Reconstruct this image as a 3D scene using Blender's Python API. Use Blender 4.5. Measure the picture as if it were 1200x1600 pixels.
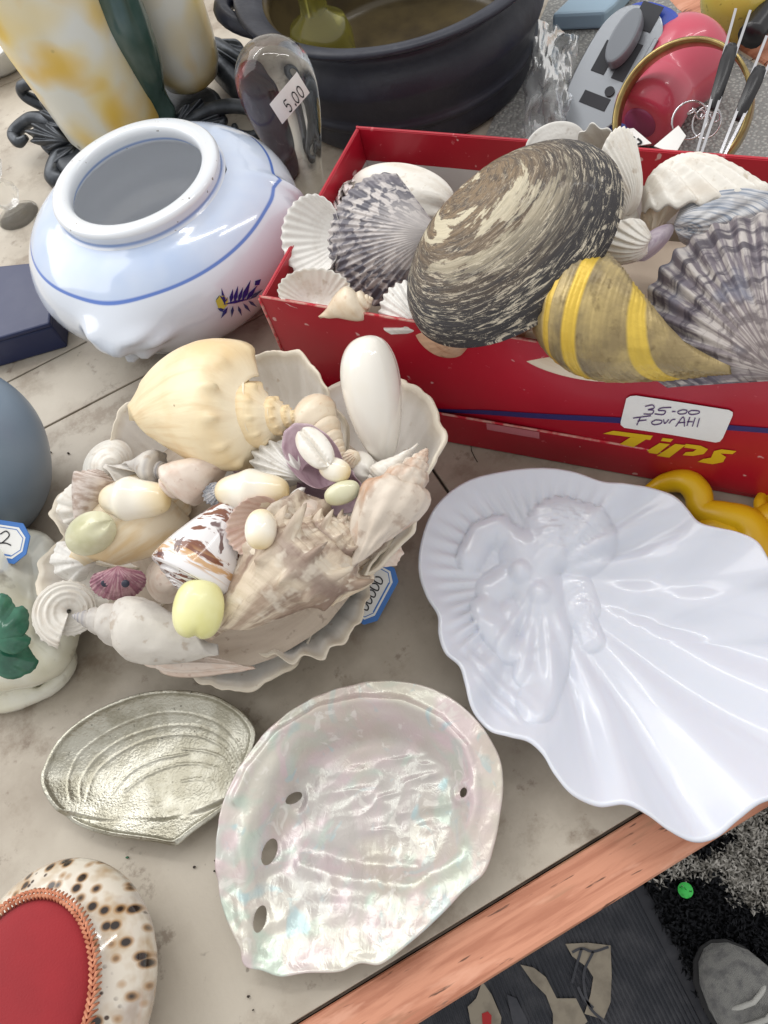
import bpy, math, random
import numpy as np
from mathutils import Matrix, Vector
for o in list(bpy.data.objects): bpy.data.objects.remove(o)
sc = bpy.context.scene; COL = sc.collection
random.seed(7); rng = np.random.default_rng(7)
PI = math.pi
# ------------------------------------------------------------------ camera
FPX, CAMH = 1202.0, 0.45
_n = np.array([254., 670., 1202.]); _n /= np.linalg.norm(_n)
_x = np.array([.935, -.355, 0]); _x -= _n * _x.dot(_n); _x /= np.linalg.norm(_x)
_f = np.array([0, 0, 1.]); _f -= _n * _f.dot(_n); _f /= np.linalg.norm(_f)
_f -= _x * _f.dot(_x); _f /= np.linalg.norm(_f)
CM = np.stack([_x, _f, -_n]); CP = np.array([0., 0., CAMH])
cam = bpy.data.cameras.new('camera'); camo = bpy.data.objects.new('camera', cam); COL.objects.link(camo)
_R = np.eye(4); _R[:3, 0] = CM[:, 0]; _R[:3, 1] = -CM[:, 1]; _R[:3, 2] = -CM[:, 2]; _R[:3, 3] = CP
camo.matrix_world = Matrix(_R.tolist())
cam.sensor_fit = 'VERTICAL'; cam.sensor_height = 24.0; cam.lens = 24.0 * FPX / 1600.0
cam.clip_start = .01; cam.clip_end = 60
sc.camera = camo
sc.render.resolution_x, sc.render.resolution_y = 768, 1024
# ------------------------------------------------------------------ world and lamps (a lit market stall under a roof)
w = bpy.data.worlds.new('World'); sc.world = w; w.use_nodes = True
bg = w.node_tree.nodes['Background']; bg.inputs[0].default_value = (1.0, .985, .96, 1); bg.inputs[1].default_value = 0.80
def area(name, loc, target, sx, sy, power, color):
    l = bpy.data.lights.new(name, 'AREA'); l.shape = 'RECTANGLE'; l.size = sx; l.size_y = sy; l.energy = power; l.color = color
    o = bpy.data.objects.new(name, l); COL.objects.link(o); o.location = loc
    o.rotation_euler = (Vector(target) - Vector(loc)).to_track_quat('-Z', 'Y').to_euler()
    return o
area('daylight_opening', (-2.0, 2.6, 2.6), (0, .3, 0), 4.2, 3.2, 100, (1.0, .985, .96))
area('ceiling_tube', (.35, 1.0, 2.1), (.1, .3, 0), 1.3, .07, 6, (1, .99, .97))
area('ceiling_tube_far', (-.6, 1.9, 2.2), (0, .3, 0), 1.3, .07, 6, (1, .99, .97))
area('ceiling_tube_side', (1.5, .7, 2.1), (.1, .3, 0), .07, 1.3, 6, (1, .99, .97))
sc.cycles.max_bounces = 8; sc.cycles.diffuse_bounces = 3; sc.cycles.glossy_bounces = 3; sc.cycles.transmission_bounces = 8; sc.cycles.transparent_max_bounces = 8
sc.view_settings.view_transform = 'Standard'; sc.view_settings.look = 'None'; sc.view_settings.exposure = 0.0; sc.view_settings.gamma = 1
# ------------------------------------------------------------------ geometry helpers
def A(*v): return np.array(v, float)
def nrm(v): v = np.asarray(v, float); return v / np.linalg.norm(v)
def U(px, py, z=0.0):
    "point at height z that the photograph shows at (px, py)"
    d = CM @ A(px - 600, py - 800, FPX); return CP + d * ((z - CAMH) / d[2])
def ray(px, py, p0, n):
    d = CM @ A(px - 600, py - 800, FPX); return CP + d * (np.dot(np.asarray(p0) - CP, n) / d.dot(n))
def S(r, g, b):
    f = lambda c: c / 12.92 if c <= .04045 else ((c + .055) / 1.055) ** 2.4
    return (f(r / 255), f(g / 255), f(b / 255), 1.0)
def _h(i, j, k):
    v = np.sin(i * 127.1 + j * 311.7 + k * 74.7) * 43758.5453
    return (v - np.floor(v)) * 2 - 1
def vn(p):
    p = np.asarray(p, float); i = np.floor(p); f = p - i; f = f * f * (3 - 2 * f); o = 0
    for a in (0, 1):
        for b in (0, 1):
            for c in (0, 1):
                wt = (f[..., 0] if a else 1 - f[..., 0]) * (f[..., 1] if b else 1 - f[..., 1]) * (f[..., 2] if c else 1 - f[..., 2])
                o = o + wt * _h(i[..., 0] + a, i[..., 1] + b, i[..., 2] + c)
    return o
def fbm(p, o=3):
    p = np.asarray(p, float); r = 0; a = 1
    for q in range(o): r = r + a * vn(p * (2.03 ** q) + q * 17.3); a *= .5
    return r
def sstep(a, b, x):
    t = np.clip((x - a) / (b - a), 0, 1); return t * t * (3 - 2 * t)
def spline(pts, n, closed=False):
    "Catmull-Rom resample of a list of points"
    p = np.array(pts, float); m = len(p)
    if closed: q = np.vstack([p[-1], p, p[0], p[1]]); segs = m
    else: q = np.vstack([2 * p[0] - p[1], p, 2 * p[-1] - p[-2]]); segs = m - 1
    t = np.linspace(0, segs, n, endpoint=not closed); k = np.minimum(t.astype(int), segs - 1); u = (t - k)[:, None]
    a, b, c, d = q[k], q[k + 1], q[k + 2], q[k + 3]
    return .5 * ((2 * b) + (c - a) * u + (2 * a - 5 * b + 4 * c - d) * u ** 2 + (3 * b - a - 3 * c + d) * u ** 3)
def new_obj(name, me, mat, parent=None, loc=None):
    o = bpy.data.objects.new(name, me); COL.objects.link(o)
    if mat is not None and me is not None and len(me.materials) == 0: me.materials.append(mat)
    if parent is not None: o.parent = parent
    if loc is not None: o.location = loc
    return o
def raw(name, V, F, mat, parent=None, smooth=True, uv=None, loc=None):
    me = bpy.data.meshes.new(name); me.from_pydata(np.asarray(V, float).tolist(), [], [list(map(int, f)) for f in F])
    if smooth: me.polygons.foreach_set('use_smooth', [True] * len(me.polygons))
    if uv is not None:
        l = me.uv_layers.new(name='UVMap'); l.data.foreach_set('uv', np.asarray(uv, float).ravel())
    me.update()
    return new_obj(name, me, mat, parent, loc)
def grid(name, Pt, mat, parent=None, cu=False, cv=False, smooth=True, flip=False, mask=None, loc=None, us=1.0, vs=1.0, vcoord=None):
    "surface from an (nu, nv, 3) array"
    Pt = np.asarray(Pt, float); nu, nv = Pt.shape[:2]
    I, J = np.meshgrid(np.arange(nu if cu else nu - 1), np.arange(nv if cv else nv - 1), indexing='ij')
    I = I.ravel(); J = J.ravel(); I2 = (I + 1) % nu; J2 = (J + 1) % nv
    F = np.stack([I * nv + J, I2 * nv + J, I2 * nv + J2, I * nv + J2], 1)
    du = us / (nu if cu else nu - 1); dv = 1 / (nv if cv else nv - 1)
    vc = np.append(np.arange(nv) * dv * vs, vs) if vcoord is None else np.append(vcoord, vcoord[-1])
    uv = np.stack([np.stack([I * du, vc[J]], 1), np.stack([(I + 1) * du, vc[J]], 1), np.stack([(I + 1) * du, vc[J + 1]], 1), np.stack([I * du, vc[J + 1]], 1)], 1)
    if mask is not None:
        k = mask(I, J); F = F[k]; uv = uv[k]
    if flip: F = F[:, ::-1]; uv = uv[:, ::-1]
    return raw(name, Pt.reshape(-1, 3), F, mat, parent, smooth, uv.reshape(-1, 2), loc)
def lathe_pts(prof, n=64):
    a = np.linspace(0, 2 * PI, n, endpoint=False)[:, None]
    p = np.array(prof, float)
    return np.stack([p[:, 0] * np.cos(a), p[:, 0] * np.sin(a), p[:, 1] + 0 * a], 2)
def lathe(name, prof, mat, parent=None, n=64, loc=None, smoothn=0, flip=False):
    p = spline(prof, smoothn) if smoothn else np.array(prof, float)
    return grid(name, lathe_pts(p, n), mat, parent, cu=True, loc=loc, flip=flip)
def tube_pts(pts, rad, n=10, up=(0, 0, 1)):
    p = np.array(pts, float); m = len(p); r = np.broadcast_to(np.asarray(rad, float), (m,))
    t = np.gradient(p, axis=0); t /= np.linalg.norm(t, axis=1)[:, None] + 1e-12
    nrml = np.cross(t[0], up)
    if np.linalg.norm(nrml) < 1e-6: nrml = np.cross(t[0], (1, 0, 0))
    nrml = nrm(nrml); a = np.linspace(0, 2 * PI, n, endpoint=False); out = []
    for i in range(m):
        nrml = nrm(nrml - t[i] * nrml.dot(t[i])); b = np.cross(t[i], nrml)
        out.append(p[i] + r[i] * (np.cos(a)[:, None] * nrml + np.sin(a)[:, None] * b))
    return np.array(out)
def tube(name, pts, rad, mat, parent=None, n=10, loc=None):
    g = tube_pts(pts, rad, n); g = np.concatenate([g[:1] * 0 + g[:1].mean(1, keepdims=True), g, g[-1:] * 0 + g[-1:].mean(1, keepdims=True)])
    return grid(name, g, mat, parent, cv=True, loc=loc)
def box(name, a, b, mat, parent=None, loc=None, bev=.0):
    x0, y0, z0 = a; x1, y1, z1 = b
    V = [(x, y, z) for z in (z0, z1) for y in (y0, y1) for x in (x0, x1)]
    F = [(0, 2, 3, 1), (4, 5, 7, 6), (0, 1, 5, 4), (2, 6, 7, 3), (0, 4, 6, 2), (1, 3, 7, 5)]
    o = raw(name, V, F, mat, parent, False, None, loc)
    if bev:
        m = o.modifiers.new('bevel', 'BEVEL'); m.width = bev; m.segments = 2
    return o
def prism(name, pts, z0, z1, mat, parent=None, loc=None, smooth=False, bev=0):
    n = len(pts); V = [(*p[:2], z0) for p in pts] + [(*p[:2], z1) for p in pts]
    F = [list(range(n))[::-1], list(range(n, 2 * n))] + [(i, (i + 1) % n, n + (i + 1) % n, n + i) for i in range(n)]
    o = raw(name, V, F, mat, parent, smooth, None, loc)
    if bev:
        m = o.modifiers.new('bevel', 'BEVEL'); m.width = bev; m.segments = 2
    return o
def joined(name, grids, mat, parent=None, loc=None, smooth=True):
    "several closed-section grids (n, m, 3) in one part"
    V = []; F = []; b = 0
    for g in grids:
        n, m = g.shape[:2]; V.append(g.reshape(-1, 3))
        for i in range(n - 1):
            for j in range(m): F.append((b + i * m + j, b + (i + 1) * m + j, b + (i + 1) * m + (j + 1) % m, b + i * m + (j + 1) % m))
        F.append([b + j for j in range(m)]); F.append([b + (n - 1) * m + j for j in range(m)]); b += n * m
    return raw(name, np.vstack(V), F, mat, parent, smooth, None, loc)
def tag(o, label, cat, group=None, kind=None):
    if label: o['label'] = label
    if cat: o['category'] = cat
    if group: o['group'] = group
    if kind: o['kind'] = kind
    return o
def thing(name, label, cat, loc=(0, 0, 0), rz=0, group=None):
    o = bpy.data.objects.new(name, None); COL.objects.link(o); o.location = tuple(map(float, loc)); o.rotation_euler = (0, 0, rz)
    o.empty_display_size = .02
    return tag(o, label, cat, group)
def setm(o, X, Y, Z, org):
    m = np.eye(4); m[:3, 0] = X; m[:3, 1] = Y; m[:3, 2] = Z; m[:3, 3] = org; o.matrix_world = Matrix(m.tolist())
def stroke_pts(lines, wd):
    "2-D polylines -> quads of a pen stroke"
    V = []; F = []
    for ln in lines:
        p = spline(ln, max(8, 6 * len(ln))) if len(ln) > 2 else np.array(ln, float)
        t = np.gradient(p, axis=0); t /= np.linalg.norm(t, axis=1)[:, None] + 1e-9; nn = np.stack([-t[:, 1], t[:, 0]], 1)
        b = len(V); V += list(p + nn * wd / 2); V += list(p - nn * wd / 2); m = len(p)
        F += [(b + i, b + i + 1, b + m + i + 1, b + m + i) for i in range(m - 1)]
    return np.array(V), F
# ------------------------------------------------------------------ materials
MATS = {}
def T(t='noise', co='Object', s=(1, 1, 1), d=3, w=0.0, rg=.55): return dict(t=t, co=co, s=s if isinstance(s, tuple) else (s, s, s), d=d, w=w, rg=rg)
def _tex(nt, q):
    N = nt.nodes.new; L = nt.links.new
    tc = N('ShaderNodeTexCoord'); mp = N('ShaderNodeMapping'); mp.inputs['Scale'].default_value = q['s']; L(tc.outputs[q['co']], mp.inputs[0])
    v = mp.outputs[0]
    if q['t'] in 'uvz':
        se = N('ShaderNodeSeparateXYZ'); L(v, se.inputs[0]); out = se.outputs['uvz'.index(q['t'])]
        if q['w']:
            no = N('ShaderNodeTexNoise'); no.inputs['Scale'].default_value = q.get('ws', 8); L(tc.outputs[q['co']], no.inputs['Vector'])
            m = N('ShaderNodeMath'); m.operation = 'MULTIPLY_ADD'; L(no.outputs[0], m.inputs[0]); m.inputs[1].default_value = q['w']; L(out, m.inputs[2]); out = m.outputs[0]
        return out
    if q['t'] == 'noise':
        n = N('ShaderNodeTexNoise'); n.inputs['Scale'].default_value = 1; n.inputs['Detail'].default_value = q['d']; n.inputs['Roughness'].default_value = q['rg']; n.inputs['Distortion'].default_value = q['w']; L(v, n.inputs['Vector']); return n.outputs[0]
    if q['t'] == 'point': return N('ShaderNodeNewGeometry').outputs['Pointiness']
    if q['t'] == 'voro':
        n = N('ShaderNodeTexVoronoi'); n.inputs['Scale'].default_value = 1; L(v, n.inputs['Vector']); return n.outputs['Distance']
    if q['t'] == 'wave':
        n = N('ShaderNodeTexWave'); n.inputs['Scale'].default_value = 1; n.inputs['Distortion'].default_value = q['w']; n.inputs['Detail'].default_value = q['d']; L(v, n.inputs['Vector']); return n.outputs['Fac']
def mat(name, base, layers=(), rough=.45, bump=(), metal=0, coat=0, trans=0, ior=1.5, sss=0, film=0, spec=.5, alpha=1, rlayer=None, sheen=0):
    m = bpy.data.materials.new(name); m.use_nodes = True; nt = m.node_tree; N = nt.nodes.new; L = nt.links.new
    b = nt.nodes['Principled BSDF']; I = b.inputs
    I['Roughness'].default_value = rough; I['Metallic'].default_value = metal; I['Coat Weight'].default_value = coat; I['Coat Roughness'].default_value = .06
    I['Transmission Weight'].default_value = trans; I['IOR'].default_value = ior; I['Specular IOR Level'].default_value = spec; I['Alpha'].default_value = alpha
    if sss: I['Subsurface Weight'].default_value = sss; I['Subsurface Radius'].default_value = (.006, .005, .004); I['Subsurface Scale'].default_value = 1
    if film: I['Thin Film Thickness'].default_value = film; I['Thin Film IOR'].default_value = 1.6
    if sheen: I['Sheen Weight'].default_value = sheen
    col = None
    for ly in layers:
        q, stops, c = ly[:3]
        f = _tex(nt, q); cr = N('ShaderNodeValToRGB'); el = cr.color_ramp.elements
        el[0].position, el[0].color = stops[0][0], (stops[0][1],) * 3 + (1,); el[1].position, el[1].color = stops[-1][0], (stops[-1][1],) * 3 + (1,)
        for p, vv in stops[1:-1]: e = el.new(p); e.color = (vv,) * 3 + (1,)
        L(f, cr.inputs[0]); mx = N('ShaderNodeMix'); mx.data_type = 'RGBA'; fac = cr.outputs[0]
        if len(ly) > 3:                                                   # a second mask multiplies the first
            f2 = _tex(nt, ly[3]); c2 = N('ShaderNodeValToRGB'); e2 = c2.color_ramp.elements
            e2[0].position, e2[0].color = ly[4][0][0], (ly[4][0][1],) * 3 + (1,); e2[1].position, e2[1].color = ly[4][-1][0], (ly[4][-1][1],) * 3 + (1,)
            for p, vv in ly[4][1:-1]: e = e2.new(p); e.color = (vv,) * 3 + (1,)
            L(f2, c2.inputs[0]); mu = N('ShaderNodeMath'); mu.operation = 'MULTIPLY'; L(cr.outputs[0], mu.inputs[0]); L(c2.outputs[0], mu.inputs[1]); fac = mu.outputs[0]
        L(fac, mx.inputs['Factor'])
        if col is None: mx.inputs['A'].default_value = base
        else: L(col, mx.inputs['A'])
        mx.inputs['B'].default_value = c; col = mx.outputs['Result']
    if col is None: I['Base Color'].default_value = base
    else: L(col, I['Base Color'])
    if rlayer:
        f = _tex(nt, rlayer[0]); mr = N('ShaderNodeMapRange'); mr.inputs[1].default_value = .3; mr.inputs[2].default_value = .7; mr.inputs[3].default_value = rlayer[1]; mr.inputs[4].default_value = rlayer[2]; L(f, mr.inputs[0]); L(mr.outputs[0], I['Roughness'])
    nm = None
    for q, st, dist in bump:
        f = _tex(nt, q); bp = N('ShaderNodeBump'); bp.inputs['Strength'].default_value = st; bp.inputs['Distance'].default_value = dist; L(f, bp.inputs['Height'])
        if nm is not None: L(nm, bp.inputs['Normal'])
        nm = bp.outputs[0]
    if nm is not None: L(nm, I['Normal'])
    MATS[name] = m
    return m
# ------------------------------------------------------------------ shell builders
def gastropod(name, prof, W, turns, L, width, m, knobs=None, ribs=None, axial=None, flare=0, flarew=.9, nseg=44, nout=34, ts=.34, rough=0., lipt=.06, canal=0.):
    """coiled shell: prof is the outer edge of the last whorl from shoulder to canal tip as (radius, -height) from the apex;
    each earlier whorl is 1/W of the one after it. Local z runs from canal (0) to apex (L); back faces -y."""
    out = spline(prof, nout - 4); k = int(ts * len(out)); su = out[k] / W
    lead = np.linspace(0, 1, 5)[:-1, None]; out = np.vstack([su + (out[0] - su) * lead + np.stack([np.zeros(4), .06 * np.sin(lead[:, 0] * PI) * np.linalg.norm(out[0] - su)], 1), out])
    tip = out[-1]; inner = np.array([(tip[0] * .3, tip[1] * .985), (.06, tip[1] * .8), (.06, tip[1] * .6), (.08, (tip[1] + su[1]) * .35), (su[0] * .6, su[1] * 1.02)])
    cur = np.vstack([out, spline(inner, 8)]); nc = len(cur); no = len(out)
    t = np.zeros(nc); t[:no] = np.linspace(0, 1, no); t[no:] = 2.0
    d = np.gradient(cur, axis=0); nn = np.stack([-d[:, 1], d[:, 0]], 1); nn /= np.linalg.norm(nn, axis=1)[:, None] + 1e-9
    if (nn[:no] * (out - np.array([0, out[:, 1].mean()]))).sum() < 0: nn = -nn
    outer = (t <= 1).astype(float) * np.clip((1 - t) * 6, 0, 1)
    nth = int(turns * nseg) + 1; th = np.linspace(-turns * 2 * PI, 0, nth)
    cen = cur.mean(0); rows = []
    def ring(a, shrink=1.0, fl=0.0):
        g = W ** (a / (2 * PI)); disp = np.zeros(nc)
        if knobs:
            n, amp, pos, wd = knobs[:4]; amp = amp * (.55 + .75 * (math.sin(round(n * a / (2 * PI)) * 12.9898) * 43758.5453 % 1)); disp += amp * np.exp(-((t - pos) / wd) ** 2) * max(0, math.cos(n * a)) ** 4
            if len(knobs) > 4: disp += knobs[4] * np.exp(-((t - knobs[5]) / wd) ** 2) * max(0, math.cos(n * a)) ** 3
        if ribs: disp += ribs[1] * np.cos(2 * PI * ribs[0] * t) * outer
        if axial: disp += axial[1] * math.cos(axial[0] * a) * outer * np.clip(t * 5, 0, 1)
        if rough: disp += rough * fbm(np.stack([t * 7, np.full(nc, a * 2.5), np.full(nc, 3.1)], 1), 3) * outer
        disp += fl * outer * np.exp(-((t - flarew * .5) / .45) ** 2)
        c = cen + (cur + nn * disp[:, None] - cen) * shrink
        c = c * g
        return np.stack([-c[:, 0] * math.cos(a), c[:, 0] * math.sin(a), c[:, 1]], 1)
    for a in th: rows.append(ring(a, 1, flare * float(sstep(-1.1, 0, a)) ** 1.6))
    for a, s in ((.0, 1 - lipt), (-.25, 1 - lipt * 1.5), (-.7, 1 - lipt * 2), (-1.4, 1 - lipt * 2), (-2.2, 1 - lipt * 2)):
        rows.append(ring(a, s, flare * float(sstep(-1.1, 0, a)) ** 1.6))
    Pt = np.array(rows); z0, z1 = Pt[..., 2].min(), Pt[..., 2].max()
    dx = max(np.ptp(Pt[..., 0]), np.ptp(Pt[..., 1]))
    Pt[..., :2] *= width / dx; Pt[..., 2] = (Pt[..., 2] - z0) / (z1 - z0) * L
    if canal: Pt[..., 0] += canal * L * np.clip(1 - Pt[..., 2] / L * 2.2, 0, 1) ** 2
    return grid(name, Pt, m, cv=True, us=turns, flip=True)
def aim(o, a, b, roll=0.0, tilt=None):
    "a = apex, b = canal tip (world); roll 0 turns the back of the shell to the viewer's side"
    a, b = np.asarray(a), np.asarray(b); Z = nrm(a - b); c = CP - (a + b) / 2 if tilt is None else np.asarray(tilt, float); c = nrm(c - Z * c.dot(Z))
    s = np.cross(Z, c); r = math.radians(roll); c = c * math.cos(r) + s * math.sin(r); Y = -c; X = np.cross(Y, Z); setm(o, X, Y, Z, b)
def bivalve(name, L, width, H, m, psim=80, k=.8, ribs=0, amp=0.0, wav=0.0, skew=0.0, thick=.02, growth=0.0, gn=14, peak=.36, nps=80, nv=34, ears=0, pw=.55, edge=0.0, ribp=1.0, seed=0, curl=0.0, hp=1.0, ell=False):
    """half shell: hinge at the origin, margin along +y (length L), hollow towards -z; all sizes relative to L except L"""
    ps = np.linspace(-1, 1, nps); psi = ps * math.radians(psim)
    R = np.cos(psi * .98) ** k * (1 + skew * np.sin(psi)) * (1 - .12 * np.abs(ps) ** 8)
    if edge: R = R * (1 + edge * fbm(np.stack([ps * 9, ps * 0 + seed, ps * 0], 1), 3))
    ph = np.cos(ribs * PI * ps)
    rib = np.sign(ph) * np.abs(ph) ** ribp if ribs else ps * 0
    R = R * (1 + wav * rib); x = R * np.sin(psi); y = R * np.cos(psi)
    x = x / np.ptp(x) * width; y = y / y.max()
    if ears:
        pass
    aexp = math.log(.5) / math.log(peak); v = np.linspace(0, 1, nv) ** 1.15
    hw = np.clip(1 - np.abs(ps) ** 2.2, 0, 1) ** pw
    def surf(v, sc, off, ra):
        vv = v[None, :]; dome = H * np.sin(PI * np.clip(vv, 0, 1) ** aexp) ** hp * hw[:, None]
        if ell: dome = H * np.clip(1 - (x[:, None] * vv / (width / 2)) ** 2 - ((y[:, None] * vv - .5) / .5) ** 2, 0, 1) ** .6
        z = dome * sc + ra * amp * rib[:, None] * np.clip(vv * 1.6, 0, 1) * (.35 + .65 * vv) - off
        if growth: z = z + growth * ra * (np.sin(vv * gn * 2 * PI + .7 * np.sin(vv * 23 + seed)) * .5 + fbm(np.stack([vv * 25 + 0 * z, ps[:, None] * 1.2 + 0 * z, 0 * z + seed], 2), 2) * .6) * np.clip(vv * 3, 0, 1)
        xx = x[:, None] * vv; yy = y[:, None] * vv
        if curl: yy = yy - curl * np.clip(1 - vv * 3, 0, 1) ** 2 * hw[:, None]
        return np.stack([xx, yy + 0 * xx, z], 2)
    o = surf(v, 1, 0, 1); i = surf(v[::-1], .95, thick, .06 + .84 * v[::-1][None, :] ** 12)
    rim = (o[:, -1:] + i[:, :1]) / 2; rim[..., :2] *= 1.006
    Pt = np.concatenate([o, rim, i], 1) * L
    vc = np.concatenate([v, [1.0], 2 - v[::-1]])
    return grid(name, Pt, m, vcoord=vc, flip=True)
def lay(o, a, b, tilt=0.0, inside=False, pitch=0.0, ref=None):
    "a = hinge, b = middle of the margin (world); tilt turns about that line; inside shows the hollow"
    a, b = np.asarray(a), np.asarray(b); Y = nrm(b - a); c = (CP - (a + b) / 2) if ref is None else np.asarray(ref, float); c = nrm(c - Y * c.dot(Y)); s = np.cross(Y, c); r = math.radians(tilt)
    Z = c * math.cos(r) + s * math.sin(r)
    if inside: Z = -Z
    X = np.cross(Y, Z); setm(o, X, Y, Z, a)
def cowrie(name, L, width, height, m, taper=0.0, slit=.25, teeth=22, hump=0.0, humpz=0.0, flat=.6, n=56, nz=44, pw=.8, notch=0.0):
    "egg-shaped shell, slit along +y, long axis z from 0 to L"
    t = np.linspace(.0, PI, nz)[None, :]; a = np.linspace(0, 2 * PI, n, endpoint=False)[:, None]
    r = np.sin(t) ** pw * (1 + taper * np.cos(t)); z = -np.cos(t) * .5 + .5
    x = r * np.sin(a) * .5; y = r * np.cos(a) * .5; y = np.where(y > 0, y * flat, y)
    if hump:
        h = hump * np.exp(-((z - .5 - humpz) / .13) ** 2); x = x * (1 + h * .7); y = np.where(y < 0, y * (1 + h), y)
    w = np.exp(-((x * 2) / .13) ** 2) * (np.cos(a) > 0)
    y = y - slit * .5 * w * (1 + .0 * z) * np.sin(t) ** .5
    if teeth:
        w2 = np.exp(-((np.abs(x * 2) - .2) / .1) ** 2) * (np.cos(a) > 0); y = y + .03 * w2 * np.cos(z * teeth * 2 * PI)
    if notch: z = z + notch * np.exp(-((x) / .08) ** 2) * np.exp(-((z) / .15) ** 2)
    P3 = np.stack([x * width, y * height, z * L + 0 * x], 2)
    return grid(name, P3, m, cu=True, flip=True)
WHELK = ([(.50, -.42), (.60, -.53), (.60, -.68), (.52, -.88), (.36, -1.12), (.20, -1.36), (.12, -1.58)], 1.9)
CONCH = ([(.60, -.36), (.74, -.44), (.70, -.62), (.58, -.92), (.40, -1.22), (.22, -1.5)], 1.85)
CONE = ([(.62, -.28), (.68, -.36), (.62, -.7), (.48, -1.15), (.30, -1.6), (.16, -1.85)], 1.42)
SPIRE = ([(.34, -.92), (.38, -1.02), (.38, -1.16), (.32, -1.30), (.20, -1.42), (.10, -1.48)], 1.36)
SPINDLE = ([(.42, -.62), (.50, -.74), (.50, -.92), (.42, -1.14), (.28, -1.38), (.16, -1.62), (.10, -1.8)], 1.62)
OLIVE = ([(.30, -.25), (.42, -.42), (.48, -.75), (.46, -1.1), (.36, -1.45), (.2, -1.7)], 1.7)
TOP = ([(.55, -.42), (.80, -.56), (.84, -.62), (.74, -.69), (.48, -.72), (.2, -.66)], 1.55)
def shell_g(name, label, kind, m, a, b, wr, roll=0, turns=5, group=None, tilt=None, **k):
    a, b = np.asarray(a, float), np.asarray(b, float); L = float(np.linalg.norm(a - b))
    o = gastropod(name, kind[0], kind[1], turns, L, wr * L, m, **k); aim(o, a, b, roll, tilt); return tag(o, label, 'shell', group)
def shell_b(name, label, m, a, b, wr, H=.25, tilt=0, inside=False, group=None, ref=None, cat='shell', **k):
    a, b = np.asarray(a, float), np.asarray(b, float); L = float(np.linalg.norm(a - b))
    o = bivalve(name, L, wr, H, m, **k); lay(o, a, b, tilt, inside, ref=ref); return tag(o, label, cat, group)
def shell_c(name, label, m, a, b, wr, hr, roll=0, group=None, **k):
    a, b = np.asarray(a, float), np.asarray(b, float); L = float(np.linalg.norm(a - b))
    o = cowrie(name, L, wr * L, hr * L, m, **k); aim(o, a, b, roll); return tag(o, label, 'shell', group)
# ================================================================== SETTING
TA = math.radians(9.5); EX = A(math.cos(TA), math.sin(TA), 0); EY = A(-math.sin(TA), math.cos(TA), 0)
m_tile = mat('beige_tile', S(184, 175, 161), [
    (T(s=(9, 9, 9), d=6, rg=.65), [(.42, 0), (.60, .9)], S(158, 147, 133)),
    (T(s=(24, 24, 24), d=6, rg=.7), [(.52, 0), (.63, .6)], S(132, 116, 100)),
    (T(s=(5, 5, 5), d=4), [(.48, 0), (.6, .7)], S(200, 192, 178)),
    (T(s=(46, 46, 46), d=5, rg=.7), [(.60, 0), (.68, .55)], S(112, 94, 80)),
    (T(s=(120, 120, 120), d=2), [(.70, 0), (.76, .75)], S(92, 80, 70), T(s=(7, 7, 7), d=2), [(.5, 0), (.62, 1)])],
    rough=.42, bump=[(T(s=(300, 300, 300), d=3), .12, .001)], rlayer=(T(s=(12, 12, 12)), .35, .6))
m_grout = mat('dark_grout', S(70, 62, 55), [(T(s=(60, 60, 60)), [(.4, 0), (.7, 1)], S(105, 95, 84))], rough=.9)
m_trim = mat('salmon_painted_wood', S(206, 144, 116), [
    (T(s=(10, 130, 30), d=5, w=.4), [(.45, 0), (.57, .8)], S(172, 110, 84)),
    (T(s=(5, 50, 30), d=4), [(.54, 0), (.62, .85)], S(150, 124, 96)),
    (T(s=(40, 300, 60), d=3), [(.63, 0), (.68, .9)], S(92, 62, 46)),
    (T(s=(20, 90, 30), d=4), [(.56, 0), (.66, .7)], S(224, 168, 142))],
    rough=.6, bump=[(T(s=(30, 400, 60), d=4), .35, .001)])
m_apron = mat('dark_table_wood', S(86, 62, 48), [(T(s=(4, 60, 30)), [(.4, 0), (.7, 1)], S(60, 42, 32))], rough=.7)
tbl = thing('table', 'tile topped market table with salmon painted wood edge under everything', 'table', (0, 0, 0), TA)
def tile(s0, s1, t0, t1):
    g = .0009; o = box('tile', (s0 + g, t0 + g, -.008), (s1 - g, t1 - g, 0), m_tile, tbl, bev=.0006); return o
SR = .535
for s0, s1 in ((-1.29, -.83), (-.83, -.371), (-.371, .0888), (.0888, SR)):
    for t0, t1 in ((.0272, .487), (.487, .556), (.556, 1.016), (1.016, 1.476)): tile(s0, s1, t0, t1)
box('grout_bed', (-1.29, .027, -.02), (SR, 1.476, -.0026), m_grout, tbl)
box('edge_trim', (-1.29, -.0012, -.022), (SR + .04, .0264, .0006), m_trim, tbl, bev=.003)
box('edge_trim', (SR + .001, .0268, -.022), (SR + .04, 1.50, .0006), m_trim, tbl, bev=.003)
box('apron', (-1.25, .03, -.10), (SR, 1.45, -.0205), m_apron, tbl)
for sx in (-1.2, SR - .04):
    for ty in (.08, 1.40): box('leg', (sx, ty, -.718), (sx + .05, ty + .05, -.1005), m_apron, tbl)
def crumb(px, py, n):
    V = []; c = U(px, py, .0012)
    a = np.linspace(0, 2 * PI, 7, endpoint=False); rr = rng.uniform(.5, 1.2, 7) * n
    prism_pts = [(rr[i] * math.cos(a[i]), rr[i] * math.sin(a[i]) * .7) for i in range(7)]
    return prism_pts, c
m_crumb = mat('dirt_speck', S(52, 44, 38), rough=.9); m_green = mat('green_sticker', S(70, 215, 95), rough=.5)
m_gfleck = mat('green_fleck', S(40, 100, 70), rough=.6)
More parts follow.
